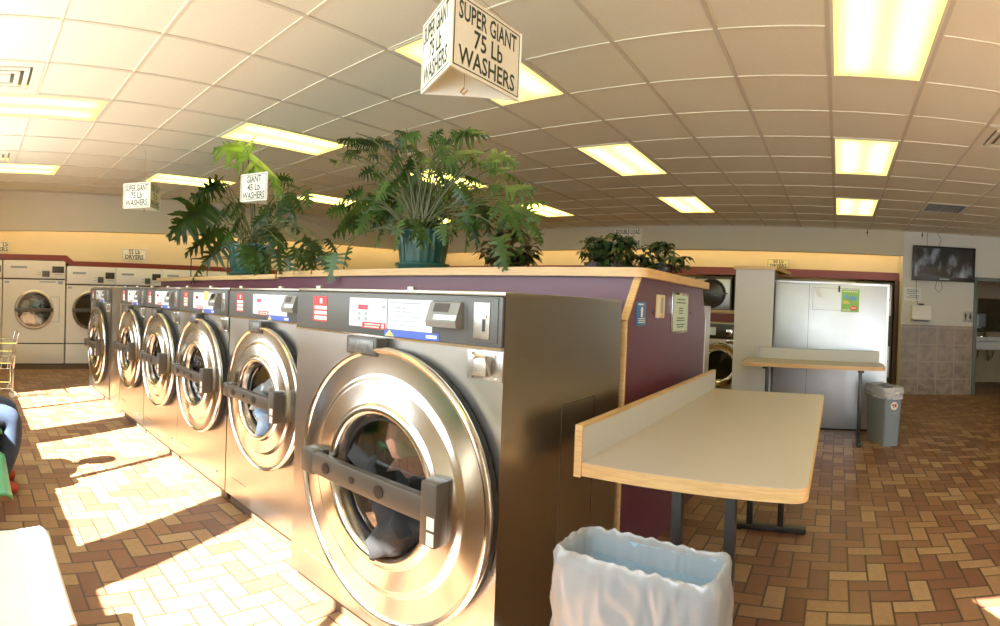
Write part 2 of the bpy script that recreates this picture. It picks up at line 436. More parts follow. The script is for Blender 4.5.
# walls
S('wall_left', MB().box(-9.85, -9.78, -.6, 10.9, 0, CZ + .16), PAINT)
S('wall_back', MB().box(-9.8, 1.3, 10.78, 10.85, 0, CZ + .16), PAINT)
S('wall_right', MB().box(4.6, 4.7, .6, 11.9, 0, CZ + .16), PAINT)
w = MB(); w.box(1.12, 2.5, 9.75, 9.87, 0, CZ + .16); w.box(3.42, 4.6, 9.75, 9.87, 0, CZ + .16); w.box(2.5, 3.42, 9.75, 9.87, 2.07, CZ + .16)
w.box(1.12, 1.22, 9.87, 10.8, 0, CZ + .16)
S('wall_right_back', w, TVWALL)
w = MB(); w.box(2.3, 4.6, 11.75, 11.85, 0, 2.9); w.box(2.3, 2.4, 9.87, 11.75, 0, 2.9); w.box(2.3, 4.6, 9.87, 11.85, 2.5, 2.56)
S('wall_far', w, mat('restroom_paint', (176, 156, 122), .7, var=.03))
# front wall: three windows behind the camera, then an unseen jog and window added for the corner sun patch
w = MB(); fy0, fy1 = -.6, -.45
wins = [(-6.62, -4.66), (-4.3, -2.27), (-1.94, .1)]
xs = [-9.85] + [v for ab in wins for v in ab] + [1.5]
for k in range(0, len(xs), 2): w.box(xs[k], xs[k + 1], fy0, fy1, 0, CZ + .16)
for a, b in wins: w.box(a, b, fy0, fy1, 0, 1.2); w.box(a, b, fy0, fy1, 2.75, CZ + .16)
S('wall_front', w, PAINT)
w = MB(); w.box(1.42, 1.5, -.6, .6, 0, CZ + .16); w.box(1.5, 1.58, .5, .6, 0, CZ + .16); w.box(3.4, 4.7, .5, .6, 0, CZ + .16); w.box(1.58, 3.4, .5, .6, 2.5, CZ + .16)
S('wall_near', w, PAINT)
for n, (a, b) in enumerate(wins + [(1.58, 3.4)]):
    y0 = -.56 if n < 3 else .52; z0, z1 = (1.2, 2.75) if n < 3 else (.0, 2.5)
    f = MB(); mid = (a + b) / 2
    for x0, x1 in ((a, a + .04), (mid - .02, mid + .02), (b - .04, b)): f.box(x0, x1, y0, y0 + .06, z0, z1)
    f.box(a, b, y0, y0 + .06, z0, z0 + .05); f.box(a, b, y0, y0 + .06, z1 - .04, z1)
    fr = struct(f.build('window_%d' % (n + 1), ALU))
    g = MB(); g.box(a + .04, mid - .02, y0 + .025, y0 + .03, z0 + .05, z1 - .04); g.box(mid + .02, b - .04, y0 + .025, y0 + .03, z0 + .05, z1 - .04)
    g.build('pane', GLASS, fr)

# light cove: hanging soffit in front, lit bulkhead with burgundy band behind
def slope_box(mb, x0, x1, y0, y1, zb0, zb1, zt):
    mb.add([(x0, y0, zb0), (x1, y0, zb0), (x1, y1, zb1), (x0, y1, zb1), (x0, y0, zt), (x1, y0, zt), (x1, y1, zt), (x0, y1, zt)],
           [(0, 1, 2, 3), (4, 5, 6, 7), (0, 1, 5, 4), (1, 2, 6, 5), (2, 3, 7, 6), (3, 0, 4, 7)])
    return mb
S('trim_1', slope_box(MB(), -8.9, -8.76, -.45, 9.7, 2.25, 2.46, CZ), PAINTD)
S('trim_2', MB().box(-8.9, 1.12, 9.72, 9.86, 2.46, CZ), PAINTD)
b = MB(); b.prism([(-.45, 1.84), (1.52, 1.84), (1.66, 1.75), (10.2, 1.75), (10.2, CZ), (-.45, CZ)], 'x', -9.78, -9.23)
S('trim_3', b, YELL)
S('trim_4', MB().box(-9.2, 1.12, 10.22, 10.78, 2.04, CZ), YELL)
b = MB(); b.prism([(-.45, 1.835), (1.5, 1.835), (1.64, 1.75), (10.2, 1.75), (10.2, 1.83), (1.68, 1.83), (1.56, 1.925), (-.45, 1.925)], 'x', -9.23, -9.2)
S('trim_5', b, BURG)
S('trim_6', MB().box(-9.2, 1.1, 10.19, 10.22, 2.04, 2.185), BURG)
S('trim_7', MB().box(1.12, 2.43, 9.735, 9.75, 0, 1.24), WTILE)
S('trim_8', MB().box(1.03, 1.115, 10.2, 10.77, 0, 2.04), BROWN)
S('baseboard_left', MB().box(-9.2, -9.18, -.45, 6, 0, .07), mat('dark_plinth', (92, 74, 58), .7))
d = MB(); d.box(2.43, 2.5, 9.7, 9.88, 0, 2.14, .006); d.box(3.42, 3.49, 9.7, 9.88, 0, 2.14, .006); d.box(2.5, 3.42, 9.7, 9.88, 2.07, 2.14, .006)
S('door_1', d, DFRAME)

# ------------------------------------------------------------------ ceiling lights and vents
proto = None
LL = {(0, -1): 'large ceiling light panel cut off at the top, in line with the metal cabinet',
      (0, 3): 'ceiling light panel in the middle of the column leading to the metal cabinet',
      (0, 7): 'small ceiling light panel at the far end of the column leading to the metal cabinet',
      (-4, -1): 'ceiling light panel half hidden behind the large hanging washers sign',
      (-4, 3): 'ceiling light panel in the open ceiling between the large hanging sign and the soffit',
      (-4, 7): 'ceiling light panel just before the soffit above the small bushy plants',
      (-8, -5): 'bright ceiling light panel touching the square stepped air diffuser',
      (-8, -1): 'long ceiling light panel directly above the forty-five pound washers sign',
      (-8, 3): 'ceiling light panel seen through the leaves of the big green plant',
      (-8, 7): 'small ceiling light panel peeking past the drooping tip of the big green plant',
      (-12, -5): 'narrow ceiling light panel low above the white dryers, beneath the bright one',
      (-12, -1): 'narrow ceiling light panel beside the small triangular washers sign',
      (-12, 3): 'small ceiling light panel between the two large potted plants',
      (-12, 7): 'small low ceiling light panel glimpsed through the stems of the big plant',
      (-4, -5): 'ceiling light panel overhead above the big washer, out of view', (0, -5): 'ceiling light panel overhead by the windows, out of view'}
for (i, j) in LIGHTS:
    loc = (GX + G * (i + .5), GY + G * (j + 1), CZ)
    if proto is None:
        proto = thing('ceiling_light', LL[(i, j)], 'ceiling light', loc, 0, 'fluorescent ceiling light panels')
        hx, hy = G / 2 - .0125, G - .009
        f = MB()
        f.box(-hx, -hx + .018, -hy, hy, -.004, .02); f.box(hx - .018, hx, -hy, hy, -.004, .02)
        f.box(-hx + .018, hx - .018, -hy, -hy + .018, -.004, .02); f.box(-hx + .018, hx - .018, hy - .018, hy, -.004, .02)
        f.box(-hx, hx, -hy, hy, .07, .075)
        f.build('frame', TBAR, proto)
        MB().box(-hx + .018, hx - .018, -hy + .018, hy - .018, .0, .012).build('diffuser', LITE, proto)
    else:
        dup(proto, loc, LL[(i, j)])
VL = {0: 'square stepped air diffuser touching the bright ceiling light panel',
      1: 'small air diffuser between two ceiling light panels above the white dryers',
      2: 'stepped air diffuser cut by the photo edge, before the dark egg-crate grille',
      3: 'dark egg-crate return grille in the ceiling above the television',
      4: 'louvred ceiling grille beyond the big green plant, close to the soffit'}
for (i, j), k in VENTS.items():
    t = thing('air_vent', VL[k], 'air vent', (GX + G * (i + .5), GY + G * (j + .5), CZ), 0, 'air vents in the ceiling')
    h = G / 2 - .012
    f = MB()
    def ring(mb, a, wd, z0, z1):
        mb.box(-a, a, -a, -a + wd, z0, z1); mb.box(-a, a, a - wd, a, z0, z1); mb.box(-a, -a + wd, -a + wd, a - wd, z0, z1); mb.box(a - wd, a, -a + wd, a - wd, z0, z1)
    if k in (0, 1, 2):
        ring(f, h, .07, -.004, .012)
        f.build('frame', TBAR, t)
        lv = MB()
        for a, wd in ((.2, .035), (.135, .035), (.07, .07)): ring(lv, a, wd, -.008, .006)
        lv.build('louvre', TBAR, t)
    elif k == 3:
        ring(f, h, .03, -.004, .012); f.build('frame', TBAR, t)
        lv = MB(); n = 12
        for q in range(1, n):
            p = -h + 2 * h * q / n
            lv.box(p - .004, p + .004, -h + .03, h - .03, -.002, .02); lv.box(-h + .03, h - .03, p - .004, p + .004, -.002, .02)
        lv.build('louvre', GREYP, t)
    else:
        ring(f, h, .03, -.004, .012); f.build('frame', TBAR, t)
        lv = MB()
        for q in range(9):
            p = -h + .06 + q * (2 * h - .12) / 8
            lv.box(-h + .03, h - .03, p - .024, p + .024, -.003, .002)
        lv.box(-.006, .006, -h + .03, h - .03, -.004, .01)
        lv.build('louvre', TBAR, t)
    MB().box(-h, h, -h, h, .06, .065).build('duct_back', mat('duct_shadow', (62, 56, 48), .9) if k == 3 else mat('duct_grey', (150, 140, 120), .9), t)

# ------------------------------------------------------------------ hanging signs
def prism_sign(label, A, B, C, z0, z1, lines, faces, group=None, hooks=1):
    ctr = ((A[0] + B[0] + C[0]) / 3, (A[1] + B[1] + C[1]) / 3)
    t = thing('hanging_sign', label, 'sign', (ctr[0], ctr[1], z0), 0, group)
    loc = [(p[0] - ctr[0], p[1] - ctr[1]) for p in (A, B, C)]
    h = z1 - z0
    for a, b in ((0, 1), (0, 2), (1, 2)):
        p, q = Vector(loc[a]), Vector(loc[b]); n = Vector((-(q - p).y, (q - p).x)).normalized()
        if n.dot(p) < 0: n = -n
        mb = MB(); poly = [p, q, q - n * .008, p - n * .008]
        mb.prism([(v.x, v.y) for v in poly], 'z', 0, h); 
        pn = mb.build('panel', SIGNW, t)
        if (a, b) in faces:
            # front as read from outside: x axis runs so that x cross z = outward
            xd = Vector((q.x - p.x, q.y - p.y, 0))
            o3 = Vector((n.x, n.y, 0))
            if xd.normalized().cross(Vector((0, 0, 1))).dot(o3) < 0: xd = -xd
            m = Vector(((p.x + q.x) / 2, (p.y + q.y) / 2, h / 2)) + o3 * .0012
            M = face_mtx(m, xd); wd = xd.length
            lettering(lines, wd * .9, h * .9, SIGNG, pn, M, 'lettering', off=.02, fill=.92)
            fr = MB(); W2, H2, e = wd / 2 - .014, h / 2 - .012, .005
            for x0, x1, y0, y1 in ((-W2, W2, H2 - e, H2), (-W2, W2, -H2, -H2 + e), (-W2, -W2 + e, -H2, H2), (W2 - e, W2, -H2, H2)):
                fr.add([M @ Vector(v) for v in ((x0, y0, 0), (x1, y0, 0), (x1, y1, 0), (x0, y1, 0))], [(0, 1, 2, 3)])
            fr.build('border', SIGNG, pn, recalc=False)
    hk = MB(); hk.tube([(0, 0, CZ - z0), (0, 0, .0)], .0012, 5); hk.tube([(0, 0, 0), (-.02, 0, -.015), (0, 0, -.028), (.018, 0, -.014)], .004, 6)
    for v in loc: hk.tube([(0, 0, h + .12), (v[0] * .92, v[1] * .92, h)], .0015, 5)
    hk.build('hook_wire', mat('brass_wire', (172, 128, 60), .35, 1), t)
    return t
SG = [('SUPER GIANT', .92), ('75 Lb', .46), ('WASHERS', .9)]
prism_sign('large triangular hanging sign for super giant washers above the big washer', (-1.387, 1.577), (-1.37, 2.03), (-1.685, 1.73), 2.25, 2.545, SG, ((0, 1), (0, 2)))
prism_sign('small triangular hanging sign for super giant washers above the far end of the row', (-5.56, 1.822), (-5.787, 1.587), (-5.81, 2.02), 2.242, 2.51, SG, ((0, 1), (0, 2)))
prism_sign('hanging sign for forty-five pound giant washers in front of the dark plant', (-4.337, 2.253), (-4.076, 2.376), (-4.30, 2.51), 2.162, 2.402, [('GIANT', .6), ('45 Lb', .52), ('WASHERS', .9)], ((0, 1),))

def flat_sign(name, label, cat, x0, y0, x1, y1, z0, z1, out, lines, m=SIGNW, ink=SIGNG, border=True, align='CENTER', th=.008, fill=.86):
    """board on a wall between two plan points; out = outward direction"""
    c = Vector(((x0 + x1) / 2, (y0 + y1) / 2, z0)); t = thing(name, label, cat, c)
    p, q = Vector((x0, y0, 0)) - Vector((c.x, c.y, 0)), Vector((x1, y1, 0)) - Vector((c.x, c.y, 0)); o = Vector(out)
    h = z1 - z0
    mb = MB(); mb.prism([(v.x, v.y) for v in (p, q, q + o * th, p + o * th)], 'z', 0, h); bd = mb.build('board', m, t)
    xd = q - p
    if xd.normalized().cross(Vector((0, 0, 1))).dot(o) < 0: xd = -xd
    M = face_mtx(Vector((0, 0, h / 2)) + o * (th + .0015), xd); wd = xd.length
    if lines: lettering(lines, wd * .92, h * .92, ink, t, M, 'lettering', fill=.92, align=align, off=.022)
    if border:
        fr = MB(); W2, H2, e = wd / 2 - .01, h / 2 - .01, .006
        for a0, a1, b0, b1 in ((-W2, W2, H2 - e, H2), (-W2, W2, -H2, -H2 + e), (-W2, -W2 + e, -H2, H2), (W2 - e, W2, -H2, H2)):
            fr.add([M @ Vector(v) for v in ((a0, b0, 0), (a1, b0, 0), (a1, b1, 0), (a0, b1, 0))], [(0, 1, 2, 3)])
        fr.build('border', ink, t, recalc=False)
    return t, M
flat_sign('wall_sign', 'small dryers sign on the yellow bulkhead above the white dryers', 'sign', -9.22, 2.53, -9.22, 2.98, 1.885, 2.08, (1, 0, 0), [('55 Lb', .5), ('DRYERS', .8)])
flat_sign('wall_sign', 'dryers sign above the tallest white dryer, cut off by the photo edge', 'sign', -9.22, .12, -9.22, .6, 1.96, 2.13, (1, 0, 0), [('Lb', .2), ('DRYERS', .8)], align='RIGHT')
flat_sign('wall_sign', 'double load washers sign on the back soffit behind the small plants', 'sign', -4.25, 9.71, -3.66, 9.71, 2.51, 2.855, (0, -1, 0), [('DOUBLE LOAD', .92), ('Lb', .2), ('WASHERS', .9)])
flat_sign('wall_sign', 'small yellowish thirty pound dryers sign on the back bulkhead above the grey end panel', 'sign', -1.36, 10.19, -.94, 10.19, 2.19, 2.36, (0, -1, 0), [('30 Lb', .5), ('DRYERS', .8)], m=mat('sign_yellowed_board', (228, 212, 150), .55))
# ------------------------------------------------------------------ washers
PLATE = steel_mat('worn_coin_plate', (176, 170, 158), .36, (30, 30, 30), .25, .15)
def washer(label, x0, W, yf, depth, du, dz, R, zt, group='front-loading washers in the long row', rotz=0, code=0, y_org=None):
    """local frame: x to the right along the front, y into the machine, front face at y=0"""
    t = thing('washing_machine', label, 'washer', (x0, yf, 0), rotz, group)
    zp = zt - .18; k = W / 1.16; RH = R * .5
    # cabinet: front sheet with a round opening, sides, top, back
    c = MB(); n = 48; Nq = n // 4
    circ = [(du + RH * math.cos(2 * PI * a / n), dz + RH * math.sin(2 * PI * a / n)) for a in range(n)]
    rect = []
    x_0, x_1, z_0, z_1 = 0, W, .07, zp
    for a in range(n):
        ca, sa = math.cos(2 * PI * a / n), math.sin(2 * PI * a / n)
        tx = ((x_1 - du) / ca if ca > 1e-9 else ((x_0 - du) / ca if ca < -1e-9 else 1e9)); tz = ((z_1 - dz) / sa if sa > 1e-9 else ((z_0 - dz) / sa if sa < -1e-9 else 1e9))
        q = min(tx, tz); rect.append([du + ca * q, dz + sa * q])
    for cx, cz in ((x_0, z_0), (x_1, z_0), (x_1, z_1), (x_0, z_1)):
        b = min(range(n), key=lambda a: (rect[a][0] - cx) ** 2 + (rect[a][1] - cz) ** 2); rect[b] = [cx, cz]
    vs = [(p[0], 0, p[1]) for p in circ] + [(p[0], 0, p[1]) for p in rect]
    c.add(vs, [(a, (a + 1) % n, n + (a + 1) % n, n + a) for a in range(n)])
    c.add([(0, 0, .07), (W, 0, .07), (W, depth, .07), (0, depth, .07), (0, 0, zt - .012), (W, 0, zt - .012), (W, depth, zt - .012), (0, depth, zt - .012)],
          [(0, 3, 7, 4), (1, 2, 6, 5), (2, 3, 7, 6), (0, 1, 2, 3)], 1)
    c.box(0, W, -.004, depth, zt - .014, zt, .003, mi=1)
    for u in (.12, .62): c.cyl((W * u, .02, zt), .018, .012, n=10, mi=1)
    body = c.build('cabinet', [STEEL, STEELS], t, recalc=False)
    s = MB()   # service panel line and little lock low on the front
    s.box(.1 * k, .34 * k, -.0015, 0, .185, .188); s.build('service_panel', FASC, t)
    s = MB(); s.cyl((.86 * W, -.001, .16), .008, .006, 'y', 8); s.build('service_lock', FASC, t)
    sd = MB(); p0, p1 = .42 * depth, .72 * depth
    sd.box(W, W + .0015, p0, p1, zt - .42, zt - .416); sd.box(W, W + .0015, p0, p0 + .004, .1, zt - .42); sd.box(W, W + .0015, p1, p1 + .004, .1, zt - .42)
    sd.build('side_panel_seam', BARM, t)
    MB().box(.02, W - .02, .03, depth - .02, 0, .08).build('base', mat('washer_plinth', (84, 66, 48), .7), t)
    dr = MB(); dr.lathe([(RH, 0), (RH * 1.02, .02), (RH * 1.25, .05), (RH * 1.25, .5 * depth), (.02, .5 * depth)], (du, 0, dz), 'y', 40)
    # drum goes inwards: mirror depth
    dr.v = [(x, -y, z) for x, y, z in dr.v]
    dr.build('drum', steel_mat('drum_steel', (70, 68, 66), .4), t)
    # fascia
    f = MB(); f.box(.004, W - .004, -.012, .02, zp, zt - .016, .004); fa = f.build('control_panel', FASC, t)
    e = MB(); e.box(.004, W - .004, -.014, -.004, zp - .008, zp); e.build('panel_strip', CHROME, fa)
    X = lambda u: (u + .012) * k
    y1 = -.0135
    lab = MB(); lab.box(X(.125), X(.23), y1, -.011, zt - .145, zt - .035); lb = lab.build('price_label', RED, fa)
    pr = MB(); ux, uw = X(.125), X(.105)
    for a, h in ((zt - .072, .0), (zt - .092, .014), (zt - .114, .014), (zt - .138, .016)):
        if h: pr.box(ux + uw * .12, ux + uw * .88, y1 - .001, y1, a, a + h)
    pr.box(ux + uw * .44, ux + uw * .58, y1 - .001, y1, zt - .066, zt - .044)
    pr.build('print', SIGNW, lb)
    i1 = MB(); i1.box(X(.385), X(.61), y1, -.011, zt - .15, zt - .036); o1 = i1.build('program_panel', LABW, fa)
    q = MB(); q.box(X(.44), X(.5), y1 - .001, y1, zt - .082, zt - .062); q.build('red_display', mat('led_red', (150, 30, 48), .2, emis=(200, 20, 40), es=.15), o1)
    q = MB()
    for a in (.44, .48):
        for z in (.105, .125): q.box(X(a), X(a + .017), y1 - .001, y1, zt - z, zt - z + .014)
    q.box(X(.58), X(.6), y1 - .0012, y1, zt - .075, zt - .062)
    for z in (.07, .085, .1, .115): q.box(X(.54), X(.57), y1 - .001, y1, zt - z, zt - z + .003)
    each(q, 'button', LABT, o1)
    q = MB(); q.box(X(.47), X(.605), y1 - .002, y1, zt - .155, zt - .13); rs = q.build('red_sticker', RED, o1)
    q = MB(); q.box(X(.485), X(.575), y1 - .0028, y1 - .002, zt - .14, zt - .136); q.box(X(.485), X(.57), y1 - .0028, y1 - .002, zt - .15, zt - .146); q.box(X(.585), X(.597), y1 - .0028, y1 - .002, zt - .15, zt - .135); q.build('print', SIGNW, rs)
    i2 = MB(); i2.box(X(.617), X(.845), y1, -.011, zt - .15, zt - .036); o2 = i2.build('instruction_plate', LABW, fa)
    q = MB()
    for r_, (a, b) in enumerate(((.63, .8), (.63, .72), (.64, .79), (.65, .8), (.63, .78), (.64, .76))):
        z = zt - .052 - r_ * .0165; q.box(X(a), X(b), y1 - .001, y1, z, z + (.005 if r_ == 0 else .0035))
    for a in (.67, .7):
        for z in (.072, .085): q.box(X(a), X(a + .01), y1 - .0012, y1, zt - z, zt - z + .006)
    q.build('print', LABT, o2)
    q = MB(); q.box(X(.6), X(.88), y1 - .001, -.011, zt - .177, zt - .152); bs = q.build('blue_sticker', BLUE, fa)
    q = MB(); q.prism([(X(.605), zt - .176), (X(.655), zt - .176), (X(.63), zt - .153)], 'y', y1 - .0018, y1 - .001); q.build('warning_triangle', YEL, bs)
    q = MB(); q.box(X(.82), X(.87), y1 - .0018, y1 - .001, zt - .17, zt - .159); q.build('print', SIGNW, bs)
    # card reader: a wedge that leans out of the panel
    x0_, x1_ = X(.85), X(.985)
    cr = MB(); cr.prism([(0, zt - .036), (-.03, zt - .04), (-.055, zt - .105), (-.05, zt - .125), (0, zt - .13)], 'x', x0_, x1_); rd = cr.build('card_reader', GREYP, fa)
    def onface(a, b, s0, s1, off, name, m):
        P = lambda x, s_: (x, -.03 - .025 * s_ - off * .93, zt - .04 - .065 * s_ + off * .36)
        mb = MB(); mb.add([P(a, s0), P(b, s0), P(b, s1), P(a, s1)], [(0, 1, 2, 3)]); return mb.build(name, m, rd, recalc=False)
    onface(x0_ + X(.012), x1_ - X(.03), .06, .52, .0015, 'screen', SCRN)
    for a in range(3): 
        xx = x0_ + X(.022 + a * .032); onface(xx, xx + X(.024), .66, .92, .0015, 'key', LABW)
    # coin chute with plate
    x0_, x1_ = X(1.0), X(1.13)
    q = MB(); q.box(x0_, x1_, -.017, -.01, zt - .168, zt - .02, .004); cn = q.build('coin_box', FASC, fa)
    q = MB(); q.box(X(1.035), X(1.1), -.021, -.016, zt - .155, zt - .036, .002); cp = q.build('coin_plate', PLATE, cn)
    q = MB(); q.box(X(1.072), X(1.084), -.0225, -.02, zt - .13, zt - .09); q.build('slot', DARK, cp)
    q = MB(); q.cyl((X(1.085), -.03, zt - .08), .007, -.012, 'y', 10); q.build('return_button', CHROME, cp)
    # lock plate
    x0_, x1_ = X(1.005), X(1.15)
    q = MB(); q.box(x0_, x1_, -.008, 0, zp - .11, zp - .012, .002); lk = q.build('lock_plate', STEEL, t)
    q = MB(); q.box(x0_ + X(.035), x1_ - X(.03), -.04, -.008, zp - .095, zp - .03, .008); q.tube([(x0_ + X(.035), -.03, zp - .04), (x0_ + X(.055), -.045, zp - .024), (x1_ - X(.03), -.045, zp - .028), (x1_ - X(.02), -.03, zp - .09)], .006, 6)
    q.build('lock_body', PLATE, lk)
    q = MB()
    for a in (x0_ + X(.015), x1_ - X(.015)):
        for z in (zp - .1, zp - .024): q.ball((a, -.01, z), .007, sub=1)
    each(q, 'screw', CHROME, lk)
    # interlock block at the door top
    q = MB(); q.box(X(.43), X(.61), -.062, 0, zp - .078, zp - .006, .006); ib = q.build('door_interlock', BARM, t)
    q = MB(); q.box(X(.445), X(.595), -.0645, -.061, zp - .068, zp - .016, .003); q.build('maker_plate', mat('worn_plate', (110, 108, 104), .4, .6, var=.4, scale=60), ib)
    # door
    cen = (du, 0, dz)
    g = MB(); g.lathe([(R * .96, .0), (R * .985, .005), (R * .985, .045), (R * .9, .05)], cen, 'y', 64); g.build('gasket', RUBB, t)
    d = MB(); d.lathe([(R * .9, .04), (R * .995, .041), (R, .048), (R * .993, .058), (R * .975, .064), (R * .955, .06), (R * .945, .052), (R * .80, .05), (R * .775, .053), (R * .755, .062), (R * .735, .065), (R * .60, .067), (R * .585, .071), (R * .575, .078), (R * .555, .083), (R * .53, .083), (R * .51, .077), (R * .497, .06), (R * .46, .022), (R * .455, .01)], cen, 'y', 72)
    dd = d.build('door', DOORST, t, 50)
    g = MB(); g.lathe([(R * .465, .024), (R * .35, .03), (R * .15, .034), (.001, .035)], cen, 'y', 40); g.build('porthole_glass', PORT, dd)
    g = MB(); g.lathe([(R * .475, .02), (R * .47, .034), (R * .452, .034), (R * .448, .02)], cen, 'y', 48); g.build('porthole_seal', RUBB, dd)
    b = MB(); bh = .085 * R
    b.box(du - .8 * R, du + .6 * R, -.118, -.078, dz - bh, dz + bh, .008)
    bar = b.build('handle_bar', BARM, dd)
    b = MB(); b.box(du - .85 * R, du - .67 * R, -.12, -.045, dz - bh * 1.25, dz + bh * 1.15, .012); b.build('hinge_block', BARM, bar)
    b = MB(); b.box(du + .53 * R, du + .67 * R, -.128, -.06, dz - .22 * R, dz + .2 * R, .01); gp = b.build('grip', BARM, bar)
    b = MB(); b.box(du + .6 * R, du + .66 * R, -.13, -.127, dz - .1 * R, dz - .02 * R); b.box(du + .6 * R, du + .66 * R, -.13, -.127, dz - .2 * R, dz - .12 * R); b.build('grip_sticker', SIGNW, gp)
    b = MB()
    for a, r_ in ((-.5, .022), (-.18, .013), (.12, .024)): b.cyl((du + a * R, -.1185, dz), r_ * R / .5, .004, 'y', 14)
    each(b, 'bar_screw', DARK, bar)
    return t

X_ = [-3.17, -4.05, -4.92, -5.80]
washer('big stainless washer at the row end beside the white-lined bin, dark clothes inside', -2.16, 1.16, 1.45, .96, .663, .665, .512, 1.392)
nm = ['stainless washer with pale blue laundry behind its door, touching the big washer', 'stainless washer with a yellow card stuck on its card reader', 'stainless washer next beyond the one with the yellow card on its reader', 'smaller stainless washer touching the near side of the narrow steel filler post']
for a, x in enumerate(X_):
    washer(nm[a], x, .866 if a else .94, 1.6, .96, .48 if a else .5, .775, .402, 1.392)
washer('stainless washer at the far end of the row, beyond the steel filler post', -7.36, 1.08, 1.6, .96, .57, .66, .485, 1.385)
f = MB(); f.box(-.2, .2, 0, .9, 0, 1.385, .004)
p = f.build('filler_post', STEEL, None, loc=(-6.02, 1.6, 0)); tag(p, 'narrow steel filler post between the last two washers of the row', 'filler post')
# yellow card on the third machine's reader
q = MB(); q.box(-.03, .03, -.004, 0, -.02, .04); o = q.build('yellow_card', YEL, None, loc=(-4.05 + .68, 1.6 - .082, 1.325)); tag(o, 'small yellow card stuck on a washer card reader', 'card')
# the back-to-back machine on the far side of the island
washer('stainless washer on the far side of the island behind the purple end panel', -1.03, .9, 4.36, .98, .46, .775, .415, 1.392, None, PI)

def laundry(label, c, r, mats, seed):
    t = thing('laundry_load', label, 'laundry', (c[0], c[1], c[2] - r * .8))
    rr = random.Random(seed)
    for q in range(7):
        a = rr.uniform(-1, 1); b = rr.uniform(-.75, .55)
        mb = MB(); mb.ball((a * r * .65, .05 + rr.uniform(0, .14), r * .75 + b * r * .8), r * rr.uniform(.36, .5), sub=3, lump=.75, seed=seed + q * 3.1)
        mb.build('garment', mats[q % len(mats)], t, 80)
BLK = mat('dark_cloth', (34, 34, 36), .9, var=.3, scale=18, bump=.4); RDC = mat('red_cloth', (150, 42, 30), .9, var=.2, bump=.4); BLC = mat('pale_blue_cloth', (156, 184, 214), .9, var=.12, scale=18, bump=.4); WHC = mat('white_cloth', (214, 222, 228), .9, var=.08, bump=.4)
TEAL = mat('teal_cloth', (70, 130, 136), .9, var=.2, bump=.4); PINK = mat('pinkish_cloth', (170, 120, 96), .9, var=.2, bump=.4)
laundry('dark and red clothes behind the round glass of the big washer', (-1.495, 1.44, .7), .3, [BLK, BLK, RDC, BLK, PINK], 3)
laundry('pale blue and white laundry inside the washer touching the big one', (-2.67, 1.6, .775), .22, [BLC, WHC, BLC], 5)
laundry('dark wet clothes inside the washer with the yellow card', (-3.57, 1.6, .775), .21, [BLK, BLC, BLK], 8)

